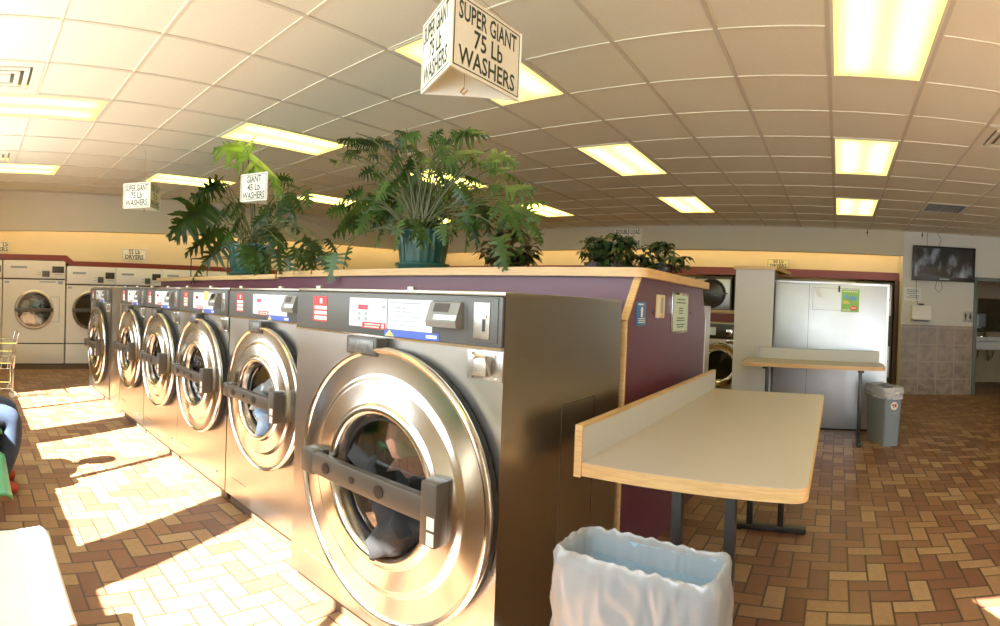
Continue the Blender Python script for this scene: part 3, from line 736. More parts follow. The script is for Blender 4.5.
# ------------------------------------------------------------------ white dryers along the left wall
def dryer(label, y0, W, zt, load=False, group='white dryers along the left wall'):
    """front faces +x; local x = outwards, y along the wall"""
    t = thing('tumble_dryer', label, 'dryer', (-9.2, y0, 0), 0, group)
    D = .55; zs = zt - .31; zl = .43; g = .004
    yc, zc, R = W * .5, 1.0, .325
    c = MB(); c.box(-D, 0, g, W - g, zs + .012, zt, .006); up = c.build('control_box', WHITE, t)
    n = 48
    circ = [(yc + R * math.cos(2 * PI * a / n), zc + R * math.sin(2 * PI * a / n)) for a in range(n)]
    rect = []
    for a in range(n):
        ca, sa = math.cos(2 * PI * a / n), math.sin(2 * PI * a / n)
        ty = ((W - g - yc) / ca if ca > 1e-9 else ((g - yc) / ca if ca < -1e-9 else 1e9)); tz = ((zs - .012 - zc) / sa if sa > 1e-9 else ((zl + .01 - zc) / sa if sa < -1e-9 else 1e9))
        q = min(ty, tz); rect.append([yc + ca * q, zc + sa * q])
    for cy, cz in ((g, zl + .01), (W - g, zl + .01), (W - g, zs - .012), (g, zs - .012)):
        b = min(range(n), key=lambda a: (rect[a][0] - cy) ** 2 + (rect[a][1] - cz) ** 2); rect[b] = [cy, cz]
    f = MB(); f.add([(0, p[0], p[1]) for p in circ] + [(0, p[0], p[1]) for p in rect], [(a, (a + 1) % n, n + (a + 1) % n, n + a) for a in range(n)])
    f.box(-D, -.002, g, g + .01, zl, zs); f.box(-D, -.002, W - g - .01, W - g, zl, zs); f.box(-D, -D + .01, g, W - g, zl, zs)
    f.build('front_panel', WHITE, t, recalc=False)
    l = MB(); l.box(-D, 0, g, W - g, .09, zl - .01, .006); l.build('lower_panel', WHITE, t)
    s = MB(); s.box(-D, -.004, 0, W, zs - .014, zs + .014); s.box(-D, -.004, 0, W, zl - .012, zl + .012); s.box(-D, -.03, 0, W, 0, .09); each(s, 'seam_strip', DARK, t)
    # details on the control box
    q = MB(); q.box(0, .004, W * .12, W * .38, zt - .13, zt - .095); q.build('name_strip', LABT, up)
    q = MB(); q.box(0, .012, W * .78, W * .97, zt - .2, zt - .09, .003); ds = q.build('display', SCRN, up)
    q = MB(); q.box(0, .02, W * .62, W * .74, zt - .27, zt - .17, .004); q.build('coin_slide', FASC, up)
    q = MB(); q.box(0, .003, W * .56, W * .6, zt - .2, zt - .19); q.box(0, .003, W * .54, W * .6, zt - .24, zt - .23); q.box(0, .003, W * .82, W * .95, zt - .235, zt - .225); each(q, 'print', LABT, up)
    q = MB(); q.box(0, .003, W * .58, W * .84, zs - .055, zs - .035); q.box(0, .003, W * .88, W * .96, zs - .08, zs - .03); q.box(0, .003, W * .03, W * .1, zs - .07, zs - .04); each(q, 'label_strip', LABT, t)
    # door: white square frame edge, chrome ring, dark glass, bar
    q = MB()
    q.box(0, .006, W * .9, W * .908, zc - .2, zc + .22); q.box(0, .006, yc + R * .8, W * .908, zc + .215, zc + .222); q.box(0, .006, yc + R * .8, W * .908, zc - .205, zc - .198)
    q.build('door_edge', LABT, t)
    r = MB(); r.lathe([(R * 1.02, 0), (R * 1.02, .03), (R * .97, .045), (R * .9, .045), (R * .86, .03), (R * .84, 0)], (0, yc, zc), 'x', 48); dd = r.build('door_ring', steel_mat('dull_chrome', (176, 168, 150), .3, (1, 1, 1), .03, 0), t)
    r = MB(); r.lathe([(R * .86, .012), (R * .4, .022), (.001, .026)], (0, yc, zc), 'x', 40); r.build('door_glass', PORT, dd)
    r = MB(); r.box(.03, .055, yc - R * 1.0, yc + R * 1.0, zc - .03, zc + .03, .006); r.build('door_bar', BARM, dd)
    r = MB(); r.lathe([(R, -.001), (R, -.42), (.01, -.42)], (0, yc, zc), 'x', 40); r.build('drum', steel_mat('dryer_drum', (96, 92, 86), .4), t)
    return t
dryer('white dryer beside the tall one, almost wholly cut by the photo edge', -.44, .92, 1.825)
dryer('tall white dryer with white and teal laundry behind its glass', .49, 1.06, 1.825)
dryer('shorter white dryer touching the tall one, dark empty drum', 1.57, .86, 1.745)
dryer('shorter white dryer under the bulkhead dryers sign, lower half hidden by washers', 2.43, .84, 1.745)
dryer('white dryer whose control strip alone shows beside the black wire stand', 3.27, .84, 1.745)
dryer('white dryer behind the dark potted plant, only its top showing', 4.11, .84, 1.745)
t = thing('laundry_load', 'white and teal laundry tumbling in the tall white dryer', 'laundry', (-9.33, 1.02, .74))
for q, (y, z, r, m) in enumerate(((-.1, .1, .12, WHC), (.08, .08, .14, WHC), (0, .3, .13, TEAL), (.15, .24, .09, TEAL), (-.12, .32, .09, WHC), (.02, .42, .07, WHC))):
    mb = MB(); mb.ball((0, y, z), r, sub=3, lump=.5, seed=q + 20); mb.build('garment', m, t, 80)

# ------------------------------------------------------------------ dark stacked dryers and the far small washer
def stack_dryer(label, x0, W=.72):
    t = thing('stack_dryer', label, 'dryer', (x0, 10.12, 0), 0, 'dark stacked dryers on the back wall')
    c = MB(); c.box(.004, W - .004, 0, .6, .06, 2.0, .01); c.box(.03, W - .03, .04, .58, 0, .06); c.build('cabinet', mat('dark_enamel', (52, 48, 44), .35, var=.04), t)
    for z in (.55, 1.68):
        p = MB(); p.box(.03, W - .03, -.012, 0, z - .3, z + .27, .01); fp = p.build('door_panel', SILVER, t)
        r = MB(); r.lathe([(.275, .012), (.275, .04), (.25, .05), (.22, .04)], (W / 2 - .02, 0, z), 'y', 40); rr_ = r.build('door_ring', DARK, fp)
        r = MB(); r.lathe([(.235, .03), (.1, .045), (.001, .05)], (W / 2 - .02, 0, z), 'y', 32); r.build('door_glass', SCRN, rr_)
        r = MB(); r.box(.06, W - .06, -.06, -.045, z - .012, z + .012, .004); r.build('door_bar', BARM, rr_)
    q = MB(); q.box(.06, W - .06, -.014, 0, .95, 1.22, .006); cp = q.build('control_panel', FASC, t)
    q = MB(); q.box(.12, .3, -.018, -.013, 1.02, 1.14); q.build('program_label', LABW, cp)
    q = MB(); q.box(W - .2, W - .12, -.03, -.013, 1.0, 1.15, .004); q.build('coin_plate', CHROME, cp)
stack_dryer('dark stacked dryer on the back wall beside the purple end panel', -2.72)
stack_dryer('dark stacked dryer partly hidden by the pale grey end panel', -1.96)
stack_dryer('dark stacked dryer squeezed between the metal cabinet and the wall corner', .3, .7)

def small_washer(label, x0):
    t = thing('small_washer', label, 'washer', (x0, 7.0, 0)); W = .66
    c = MB(); c.box(0, W, 0, .7, .05, 1.2, .008); c.box(.03, W - .03, .03, .68, 0, .05); c.build('cabinet', STEELS, t)
    q = MB(); q.box(.01, W - .01, -.015, 0, .99, 1.19, .006); cp = q.build('control_panel', mat('black_panel', (34, 32, 30), .35), t)
    q = MB(); q.box(.16, .36, -.018, -.014, 1.04, 1.14); q.build('program_label', LABW, cp)
    q = MB(); q.box(.5, .58, -.03, -.014, 1.02, 1.12, .004); q.build('coin_plate', CHROME, cp)
    R = .29; cen = (.42, 0, .655)
    q = MB(); q.lathe([(R * .9, 0), (R, .02), (R, .05), (R * .94, .07), (R * .8, .06), (R * .74, .075), (R * .66, .06), (R * .62, .03)], cen, 'y', 48); d = q.build('door', CHROME, t, 50)
    q = MB(); q.lathe([(R * .7, .03), (R * .3, .045), (.001, .05)], cen, 'y', 32); q.build('porthole_glass', mat('dark_porthole', (26, 26, 26), .08), d)
    q = MB(); q.box(.5, .66, -.02, 0, .93, .985, .004); q.build('lock_plate', CHROME, t)
small_washer('small washer with a black panel, glimpsed between the purple island and grey end panel', -1.93)
t = thing('low_bulkhead', 'low burgundy bulkhead with wooden cap behind the small washer', 'partition', (-1.9, 7.72, 0))
MB().box(-.6, .66, .0, .1, 0, 1.32).build('panel', BURG, t); MB().box(-.62, .68, -.03, .14, 1.32, 1.37, .004).build('cap', WOOD, t)
# ------------------------------------------------------------------ the island: bulkhead, end panel and ledges
t = thing('island_bulkhead', 'long purple bulkhead with wooden ledge behind the row of steel washers', 'bulkhead', (-4.2, 2.65, 0))
ox, oy = -4.2, 2.65
b = MB(); b.box(-7.5 - ox, -1.03 - ox, 0, .62, 0, 1.515); b.build('core_panel', PURP, t)
prof = [(2.48, 0), (2.48, 1.29), (2.65, 1.515), (3.95, 1.515), (4.06, 1.29), (4.06, 0)]
e = MB(); e.prism([(y - oy, z) for y, z in prof], 'x', -1.03 - ox, -1.0 - ox); ep = e.build('end_panel', PURP, t)
st = MB()
for (a, b_) in ((prof[0], prof[1]), (prof[1], prof[2])):
    d = Vector((b_[0] - a[0], b_[1] - a[1])).normalized(); n = Vector((-d.y, d.x))
    st.prism([(a[0] - oy, a[1]), (b_[0] - oy, b_[1]), (b_[0] - oy + n.x * .012, b_[1] + n.y * .012), (a[0] - oy + n.x * .012, a[1] + n.y * .012)], 'x', -1.032 - ox, -.994 - ox)
st.build('edge_strip', WOOD, ep)
w = MB(); w.box(-1.03 - ox, -.995 - ox, 4.06 - oy, 4.075 - oy, 0, 1.29); w.build('far_edge_strip', WHITE, ep)
pl = rrect(-4.28 - ox, -.955 - ox, 2.6 - oy, 4.02 - oy, .06)
l = MB(); l.prism(pl, 'z', 1.515, 1.562); l.build('ledge_board', WOOD, t)
l = MB(); l.box(-7.55 - ox, -4.283 - ox, 2.6 - oy, 4.02 - oy, 1.497, 1.541, .003); l.build('ledge_board', WOOD, t)

def plate(name, label, cat, y0, y1, z0, z1, m, th=.006):
    t = thing(name, label, cat, (-1.0, (y0 + y1) / 2, z0)); h = (y1 - y0) / 2
    b = MB(); b.box(0, th, -h, h, 0, z1 - z0, .002); b.build('plate', m, t); return t, h, z1 - z0
t, h, H = plate('notice', 'small blue notice with white print on the purple end panel', 'notice', 2.6, 2.735, 1.265, 1.39, BLUS)
p = MB(); p.cyl((.0065, 0, H * .66), .016, .001, 'x', 12); p.box(.0062, .0072, -.013, .013, H * .36, H * .56)
for z in (.12, .2, .28): p.box(.0062, .0072, -h * .7, h * .7, H * z, H * z + .004)
p.box(.0062, .0072, -h * .8, h * .3, H * .86, H * .92); p.build('print', SIGNW, t)
t, h, H = plate('thermostat', 'narrow cream thermostat on the purple end panel', 'thermostat', 2.9, 3.005, 1.305, 1.435, mat('cream_plastic', (214, 196, 150), .5), .02)
p = MB(); p.box(.02, .0215, -h * .35, h * .35, H * .2, H * .88); p.build('scale_window', LABT, t)
p = MB(); p.box(.02, .024, -h * .5, h * .5, H * .06, H * .14, .001); p.build('slider', WOODY, t)
t, h, H = plate('framed_notice', 'silver framed pale green notice on the purple end panel', 'notice', 3.18, 3.535, 1.207, 1.462, CHROME, .012)
p = MB(); p.box(.012, .0132, -h * .88, h * .88, H * .06, H * .94); sh = p.build('sheet', mat('pale_green_paper', (186, 204, 184), .5), t)
p = MB()
for z, a in ((.82, .5), (.74, .6), (.6, .25), (.54, .3), (.48, .25), (.36, .45), (.3, .5), (.2, .55), (.14, .4)): p.box(.0132, .0142, -h * a, h * a, H * z, H * z + .008)
p.build('print', mat('print_green', (84, 110, 92), .6), sh)
for y in (2.86, 3.63):
    q = MB(); q.cyl((0, 0, 0), .008, .006, 'x', 10); o = q.build('wall_screw', DARK, None, loc=(-1.0, y, 1.335)); tag(o, 'dark screw head in the purple end panel %s' % ('between blue notice and thermostat' if y < 3 else 'past the framed notice'), 'screw')

# ------------------------------------------------------------------ folding tables
def table(label, x0, x1, y0, y1, zt, th, legs, back, ends=None, tilt=0):
    """back: ('x', pos) backsplash along the left side, or ('y', pos) along the far side"""
    cx, cy = (x0 + x1) / 2, (y0 + y1) / 2
    t = thing('folding_table', label, 'table', (cx, cy, 0))
    X0, X1, Y0, Y1 = x0 - cx, x1 - cx, y0 - cy, y1 - cy
    def outline(g):
        pl = rrect(X0 + g, X1 - g, Y0 + g, Y1 - g, .05 - g, 6)
        if back[0] == 'x': pl = pl[:7] + [(X0, Y1 - g), (X0, Y0 + g)] + pl[21:]      # square against the backsplash
        return pl
    p = MB(); p.prism(outline(0), 'z', zt - th, zt); tp = p.build('tabletop', WOOD if (x1 - x0) > (y1 - y0) else WOODY, t)
    p = MB(); p.prism(outline(.004), 'z', zt - .002, zt + .0015); p.build('laminate_surface', LAM, tp)
    k, bh = back
    if k == 'x':
        b = MB(); b.box(X0 - .026, X0, Y0 + .0, Y1, zt - th, zt + bh); bs = b.build('backsplash', LAMG, t)
        b = MB(); b.box(X0 - .027, X0 + .001, Y0 - .008, Y0, zt - th - .004, zt + bh + .01); b.box(X0 - .027, X0 + .001, Y0, Y1, zt + bh, zt + bh + .01); b.build('backsplash_edge', WOODY, bs)
    else:
        b = MB(); b.box(X0 + .1, X1 - .03, Y1, Y1 + .022, zt - th, zt + bh); bs = b.build('backsplash', LAMG, t)
        b = MB(); b.box(X0 + .075, X0 + .1, Y1 - .02, Y1 + .026, zt, zt + bh + .01); b.build('backsplash_bracket', ALU, bs)
        b = MB(); b.box(X0 + .1, X1 - .03, Y1 - .001, Y1 + .023, zt + bh, zt + bh + .006); b.build('backsplash_edge', LABT, bs)
    for kind, ax, ay, sp, f0, f1 in legs:
        lf = MB(); 
        if kind == 'pair':
            lf.box(f0 - cx, f1 - cx, ay - cy - .025, ay - cy + .025, .008, .04, .004)
            lf.box(ax - cx - .05, ax + sp - cx + .05, ay - cy - .02, ay - cy + .02, zt - th - .03, zt - th)
            for g in (f0 + .03, f1 - .03): lf.cyl((g - cx, ay - cy, 0), .018, .01, n=10)
        else:
            lf.box(ax - cx - .022, ax - cx + .022, f0 - cy, f1 - cy, .008, .045, .004)
            lf.box(ax - cx - .03, ax - cx + .03, ay - cy - .18, ay - cy + .18, zt - th - .03, zt - th)
            for g in (f0 + .03, f1 - .03): lf.cyl((ax - cx, g - cy, 0), .018, .01, n=10)
        each(lf, 'leg_bar', POWD, t)
        for q in ((ax, ax + sp) if kind == 'pair' else (ax,)):
            l = MB(); l.box(q - cx - .019, q - cx + .019, ay - cy - .019, ay - cy + .019, .035, zt - th - .005, .003); l.build('leg', POWD, t)
    return t
table('large beige laminate folding table with wooden edge and backsplash, beside the purple panel', -.857, -.075, 1.752, 3.86, .8, .045,
      [('pair', -.53, 1.86, .19, -.64, -.2), ('pair', -.505, 3.42, .195, -.6, -.15)], ('x', .125))
table('laminate folding table standing in front of the silver metal cabinet', -1.0, .52, 5.75, 6.34, .83, .04,
      [('single', -.755, 6.0, 0, 5.82, 6.3), ('single', .262, 5.95, 0, 5.72, 6.3)], ('y', .125))

# ------------------------------------------------------------------ second island end: grey panel, cap, silver cabinet
t = thing('partition_end', 'pale grey laminate end panel with a wooden cap beside the silver cabinet', 'partition', (-1.0, 6.42, 0))
p = MB(); p.box(-.225, .235, 0, .03, 0, 1.86); p.box(-.2, .2, .03, .8, 0, 1.86); p.build('panel', LAMG, t)
p = MB(); p.prism([(-.25, -.03), (.26, -.03), (.36, .8), (-.25, .8)], 'z', 1.86, 1.9); p.build('cap', WOOD, t)
t = thing('metal_cabinet', 'large silver sheet metal cabinet behind the far folding table', 'cabinet', (-.09, 6.5, 0))
p = MB(); p.box(-.67, .68, 0, .5, .025, 1.745, .004); p.build('body', SILVER, t)
p = MB(); p.box(-.66, .67, .02, .48, 0, .03); p.build('base', DARK, t)
p = MB(); p.box(-.675, .685, -.012, .5, 1.72, 1.75, .003); p.box(.655, .685, -.006, 0, .03, 1.72); p.build('trim_edge', ALU, t)
p = MB(); p.box(-.264, -.26, -.002, 0, .08, 1.72); p.box(-.6, .62, -.002, 0, .9, .904); p.build('panel_seam', FASC, t)
p = MB(); q = .003
for a0, a1, b0, b1 in ((-.22, .33, 1.415, 1.415 + q), (-.22, .33, 1.675, 1.675 + q), (-.22, -.22 + q, 1.415, 1.675), (.33 - q, .33, 1.415, 1.675)): p.box(a0, a1, -.003, 0, b0, b1)
p.build('access_panel', FASC, t)
# poster, paper scrap, hook on the cabinet
c0 = (.075, 6.5)
t = thing('poster', 'bright green leaflet with blue and orange patches stuck on the silver cabinet', 'poster', (.135, 6.497, 1.4))
p = MB(); p.box(-.105, .105, -.002, 0, 0, .265); sh = p.build('sheet', mat('leaflet_green', (130, 186, 82), .5, var=.12, scale=9), t)
p = MB(); p.ball((-.055, -.003, .185), .03, sc3=(1.1, .05, .6), lump=.4); p.ball((.03, -.003, .165), .04, sc3=(1.1, .04, .6), lump=.4, seed=3); p.build('blue_patch', mat('leaflet_blue', (90, 150, 206), .5), sh)
p = MB(); p.ball((.04, -.0035, .05), .042, sc3=(1.05, .04, .7), lump=.3); p.build('red_patch', mat('leaflet_orange', (220, 92, 50), .5), sh)
p = MB(); p.ball((-.05, -.0035, .115), .03, sc3=(1.2, .04, .6), lump=.3, seed=5); p.build('yellow_patch', mat('leaflet_yellow', (226, 190, 70), .5), sh)
p = MB()
for a in range(7): p.box(-.085 + a * .025, -.085 + a * .025 + .016, -.0032, -.002, .236, .252)
for z in (.1, .03, .02, .01): p.box(-.09, .0, -.0032, -.002, z, z + .004)
p.box(.012, .068, -.0062, -.005, .042, .048); p.box(.012, .068, -.0062, -.005, .055, .06)
each(p, 'print', SIGNW, sh)
p = MB(); p.prism([(-.31, 1.672), (-.24, 1.672), (-.2, 1.565), (-.24, 1.56)], 'y', -.003, -.0005); o = p.build('paper_scrap', PAPER, None, loc=(0, 6.5, 0)); tag(o, 'white paper corner tucked in the access panel of the silver cabinet', 'paper')
p = MB(); p.box(-.012, .012, -.02, 0, -.04, .03, .004); p.tube([(0, -.015, -.03), (0, -.035, -.045), (0, -.035, -.02)], .005, 6); o = p.build('clip_hook', DARK, None, loc=(.0, 6.497, 1.675)); tag(o, 'black hook on the silver cabinet above the leaflet', 'hook')

# ------------------------------------------------------------------ bins
def slim_bin(label, loc, rotz, H, L, Wd, m, grp=None):
    t = thing('slim_bin', label, 'bin', loc, rotz, grp)
    b = MB(); secs = []
    for z, s in ((0, .84), (.02, .86), (H * .8, .97), (H * .82, 1.0), (H, 1.02)):
        secs.append((z, rrect(-L / 2 * s, L / 2 * s, -Wd / 2 * s, Wd / 2 * s, .035 * s, 4)))
    n = len(secs[0][1]); vs = []; fs = []
    for z, pl in secs: vs += [(x, y, z) for x, y in pl]
    for i in range(len(secs) - 1):
        for k in range(n): fs.append((i * n + k, i * n + (k + 1) % n, (i + 1) * n + (k + 1) % n, (i + 1) * n + k))
    fs.append(tuple(range(n - 1, -1, -1)))
    off = len(vs)
    for z, s in ((H, .97), (.03, .8)): vs += [(x, y, z) for x, y in rrect(-L / 2 * s, L / 2 * s, -Wd / 2 * s, Wd / 2 * s, .03 * s, 4)]
    for k in range(n):
        fs.append((off - n + k, off - n + (k + 1) % n, off + (k + 1) % n, off + k)); fs.append((off + k, off + (k + 1) % n, off + n + (k + 1) % n, off + n + k))
    fs.append(tuple(range(off + n, off + 2 * n)))
    b.add(vs, fs); b.build('tub', m, t); return t
def liner(t, H, L, Wd, drop, seed, mt, ruf=.02, inner=.5):
    rr = random.Random(seed); nu, nv = 200, 40
    base = rrect(-L / 2, L / 2, -Wd / 2, Wd / 2, .04, 6)
    # even resample of the outline
    P = [Vector((x, y, 0)) for x, y in base]; segs = [(P[i] - P[i - 1]).length for i in range(len(P))]; per = sum(segs)
    def at(s):
        s = s % per; i = 0
        while s > segs[(i + 1) % len(P)]: s -= segs[(i + 1) % len(P)]; i += 1
        a, b_ = P[i % len(P)], P[(i + 1) % len(P)]; return a.lerp(b_, s / max(1e-6, segs[(i + 1) % len(P)]))
    vs = []; fs = []
    for v in range(nv):
        f = v / (nv - 1)
        for u in range(nu):
            p = at(per * u / nu); out = Vector((p.x / (L / 2), p.y / (Wd / 2), 0)).normalized()
            P3 = Vector((p.x * 7, p.y * 7, f * 2.4 + seed)); warp = noise.noise(P3 * 1.3) * .9
            rg = 1 - abs(noise.noise(Vector((p.x * 13 + f * 2.6 + warp, p.y * 13 - f * 1.9, f * 1.6 + seed)))) * 3.2      # sharp creases running slantwise
            r2 = 1 - abs(noise.noise(Vector((p.x * 24 - f * 5 + warp * 2, p.y * 24 + f * 3, f * 3 + seed * 2)))) * 3
            n2 = noise.noise(Vector((p.x * 40 + 7, p.y * 40, f * 2.2))); sw = noise.noise(P3)
            if f < .35:
                g = f / .35; z = H * inner + (H * (1 - inner) + .012) * g; s = .79 + .17 * g
                q = p * s - out * (.006 * rg * (1 - g) + .003 * r2)
            elif f < .45:
                g = (f - .35) / .1; z = H + .012 + .01 * math.sin(g * PI) + .01 * n2 + .006 * sw; q = p * (.965 + .085 * g) + out * (.004 * rg)
            else:
                g = (f - .45) / .55; z = H + .008 - drop * g * (1 + .2 * noise.noise(Vector((p.x * 5, p.y * 5, seed)))) + .008 * n2 * (1 - g)
                q = p * (1.05 - .02 * g) + out * (ruf * (.3 + .5 * math.sin(g * PI * .6)) * (rg * .45 + r2 * .3 + sw * .6) + .006)
            vs.append((q.x, q.y, z))
    for v in range(nv - 1):
        for u in range(nu): fs.append((v * nu + u, v * nu + (u + 1) % nu, (v + 1) * nu + (u + 1) % nu, (v + 1) * nu + u))
    m = MB(); m.add(vs, fs); m.m = [1 if k < nu * nv * .3 else 0 for k in range(len(fs))]; return m.build('bin_liner', [mt, BAGI], t, 80, recalc=False)
BAGI = thin_mix('clear_liner_inside', (1, 1, 1, 1), .72, .25, diff=(.5, .53, .56, 1))
BAGW = thin_mix('crumpled_liner', (1, 1, 1, 1), .25, .2, diff=(.85, .86, .87, 1))
t = slim_bin('pale blue slim bin with a white liner bag folded over its sides', (-.525, 1.49, 0), -.07, .635, .47, .2, BINB)
liner(t, .635, .47, .2, .42, 4.2, BAG, .034, .12)
t = slim_bin('grey slim bin with a small crumpled liner, beside the far folding table leg', (.525, 5.975, 0), math.radians(113.5), .6, .48, .21, BINC)
liner(t, .6, .48, .21, .11, 9.1, BAGW, .03, .8)
q = MB(); q.cyl((-.2385, 0, .43), .042, -.0015, 'x', 20); s = q.build('sticker', SIGNW, t); q = MB()
q.box(-.2412, -.24, -.026, -.004, .415, .45); q.box(-.2412, -.24, .002, .012, .405, .45); q.box(-.2412, -.24, .012, .026, .43, .45); q.build('print', RED, s)
q = MB()
for a in range(7): q.box(-.2355, -.2335, -.035 + a * .0105, -.028 + a * .0105, .345, .358)
q.build('raised_print', LABT, t)

# ------------------------------------------------------------------ television wall
t = thing('television', 'black flat television mounted high on the wall above the paper towel dispenser', 'television', (1.84, 9.7, 2.03))
p = MB(); p.box(-.57, .57, -.09, -.02, 0, .62, .012); cs = p.build('casing', DARK, t)
p = MB(); p.box(-.525, .525, -.0925, -.088, .075, .575); 
M = Mat('television_picture'); tc = M.n('ShaderNodeTexCoord'); mp = M.n('ShaderNodeMapping'); mp.inputs['Scale'].default_value = (3.2, 1, 2.0); M.l(tc.outputs['Object'], mp.inputs[0])
nz = M.n('ShaderNodeTexNoise'); nz.inputs['Scale'].default_value = 1.5; nz.inputs['Detail'].default_value = 3; M.l(mp.outputs[0], nz.inputs[0])
cr = M.n('ShaderNodeValToRGB'); cr.color_ramp.elements[0].position = .5; cr.color_ramp.elements[0].color = (.006, .008, .008, 1); cr.color_ramp.elements[1].position = .72; cr.color_ramp.elements[1].color = (.3, .33, .33, 1)
M.l(nz.outputs[0], cr.inputs[0]); M.l(cr.outputs[0], M.b.inputs['Emission Color']); M.b.inputs['Emission Strength'].default_value = .5; M.b.inputs['Base Color'].default_value = (.01, .01, .01, 1); M.b.inputs['Roughness'].default_value = .12
p.build('screen', M.m, cs)
p = MB(); p.box(-.12, .12, -.02, .045, .2, .45); p.build('wall_bracket', POWD, t)
p = MB(); p.box(-.08, .1, -.0925, -.089, .025, .045); p.build('name_strip', LABT, cs)
p = MB(); p.tube([(-.3, .03, .86), (-.31, .03, .75), (-.3, .02, .6)], .005, 6); p.tube([(-.12, .03, .86), (-.05, .02, .76), (-.1, .0, .6)], .005, 6)
p.tube([(-.1, 0, .03), (-.14, .0, -.12), (-.06, .02, -.2), (.0, .02, -.12), (-.04, 0, .02)], .005, 6); p.tube([(-.48, .02, .03), (-.47, .03, -.25), (-.44, .03, -.44)], .005, 6); each(p, 'cable', DARK, t)
t, M_ = flat_sign('paper_notice', 'small white printed sheet on the wall under the television', 'notice', 1.16, 9.75, 1.46, 9.75, 1.66, 1.9, (0, -1, 0), None, m=PAPER, border=False, th=.003)
q = MB()
for z, a, b_ in ((.07, -.12, .1), (.04, -.1, .12), (.01, -.12, .06), (-.03, -.06, .12), (-.06, -.11, .1)):
    q.add([M_ @ Vector(v) for v in ((a, z, 0), (b_, z, 0), (b_, z + .014, 0), (a, z + .014, 0))], [(0, 1, 2, 3)])
q.build('print', LABT, t, recalc=False)
t = thing('towel_dispenser', 'white paper towel dispenser on the wall below the printed sheet', 'dispenser', (1.46, 9.75, 1.31))
p = MB(); p.prism([(0, 0), (-.16, .02), (-.17, .08), (-.13, .27), (0, .28)], 'x', -.17, .17); p.build('case', WHITE, t)
p = MB(); p.box(-.12, .12, -.15, -.03, -.008, .012); p.build('slot', DARK, t)
p = MB(); p.box(-.05, .05, -.1, -.02, .28, .31, .008); p.build('top_catch', DARK, t)
t = thing('restroom_sign', 'restroom sign with man and woman figures beside the doorway', 'sign', (2.335, 9.75, 1.31))
p = MB(); p.box(-.1, .1, -.006, 0, 0, .2, .002); bd = p.build('board', mat('sign_grey', (176, 170, 158), .5), t)
p = MB()
for s in (-.045, .045):
    p.cyl((s, -.0065, .165), .013, .002, 'y', 12)
    if s < 0: p.prism([(s - .022, .15), (s + .022, .15), (s + .022, .1), (s + .014, .1), (s + .014, .05), (s - .014, .05), (s - .014, .1), (s - .022, .1)], 'y', -.0085, -.0065)
    else: p.prism([(s - .016, .15), (s + .016, .15), (s + .028, .08), (s + .012, .08), (s + .012, .05), (s - .012, .05), (s - .012, .08), (s - .028, .08)], 'y', -.0085, -.0065)
p.build('pictogram', DARK, bd)
lettering([('RESTROOM', .95)], .16, .03, DARK, bd, face_mtx((0, -.0075, .028), (1, 0, 0)), 'lettering')
for x, y, z, lb in ((.455, 9.715, 2.82, 'small dark hook hanging from the soffit over the metal cabinet'), (1.44, 9.72, 2.83, 'small dark hook on the wall above the television')):
    q = MB(); q.cyl((0, 0, 0), .016, .03, n=10); q.tube([(0, 0, 0), (0, -.01, -.03), (.015, -.01, -.045)], .006, 6); q.cyl((0, 0, .03), .008, CZ - z - .03, n=8)
    o = q.build('ceiling_hook', DARK, None, loc=(x, y, z)); tag(o, lb, 'hook')

# restroom beyond the doorway
t = thing('wash_basin', 'white wall-hung wash basin seen through the restroom doorway', 'basin', (3.2, 11.3, 0))
p = MB(); p.prism([(-.3, .74), (-.34, .9), (.34, .9), (.3, .74)], 'y', -.05, .4); p.box(-.34, .34, .3, .44, .88, 1.0, .01); p.build('bowl', WHITE, t)
p = MB(); p.tube([(-.05, .3, 1.0), (-.05, .28, 1.07), (-.05, .18, 1.08), (-.05, .15, 1.04)], .014, 8); p.box(-.13, .03, .27, .33, .99, 1.02, .006); p.build('tap', CHROME, t)
p = MB(); p.tube([(0, .15, .76), (0, .15, .55), (.02, .16, .5), (.07, .2, .5), (.08, .24, .58), (.08, .42, .6)], .022, 8); p.tube([(-.15, .3, .76), (-.15, .4, .55)], .01, 6); p.tube([(.2, .3, .76), (.18, .4, .55)], .01, 6); p.build('drain_pipe', CHROME, t)
t = thing('soap_dispenser', 'grey soap dispenser on the restroom wall above the basin', 'dispenser', (3.12, 11.74, 1.22))
p = MB(); p.box(-.08, .08, -.12, 0, 0, .28, .015); p.build('case', GREYP, t); p = MB(); p.box(-.05, .05, -.13, -.02, -.03, 0, .006); p.build('push_bar', DARK, t)
t = thing('mirror', 'dark framed mirror on the restroom wall behind the basin', 'mirror', (3.35, 11.75, 1.1))
p = MB(); p.box(-.42, .42, -.02, 0, 0, .75, .004); p.build('frame', BROWN, t); p = MB(); p.box(-.39, .39, -.023, -.019, .03, .72); p.build('mirror_glass', CHROME, t)
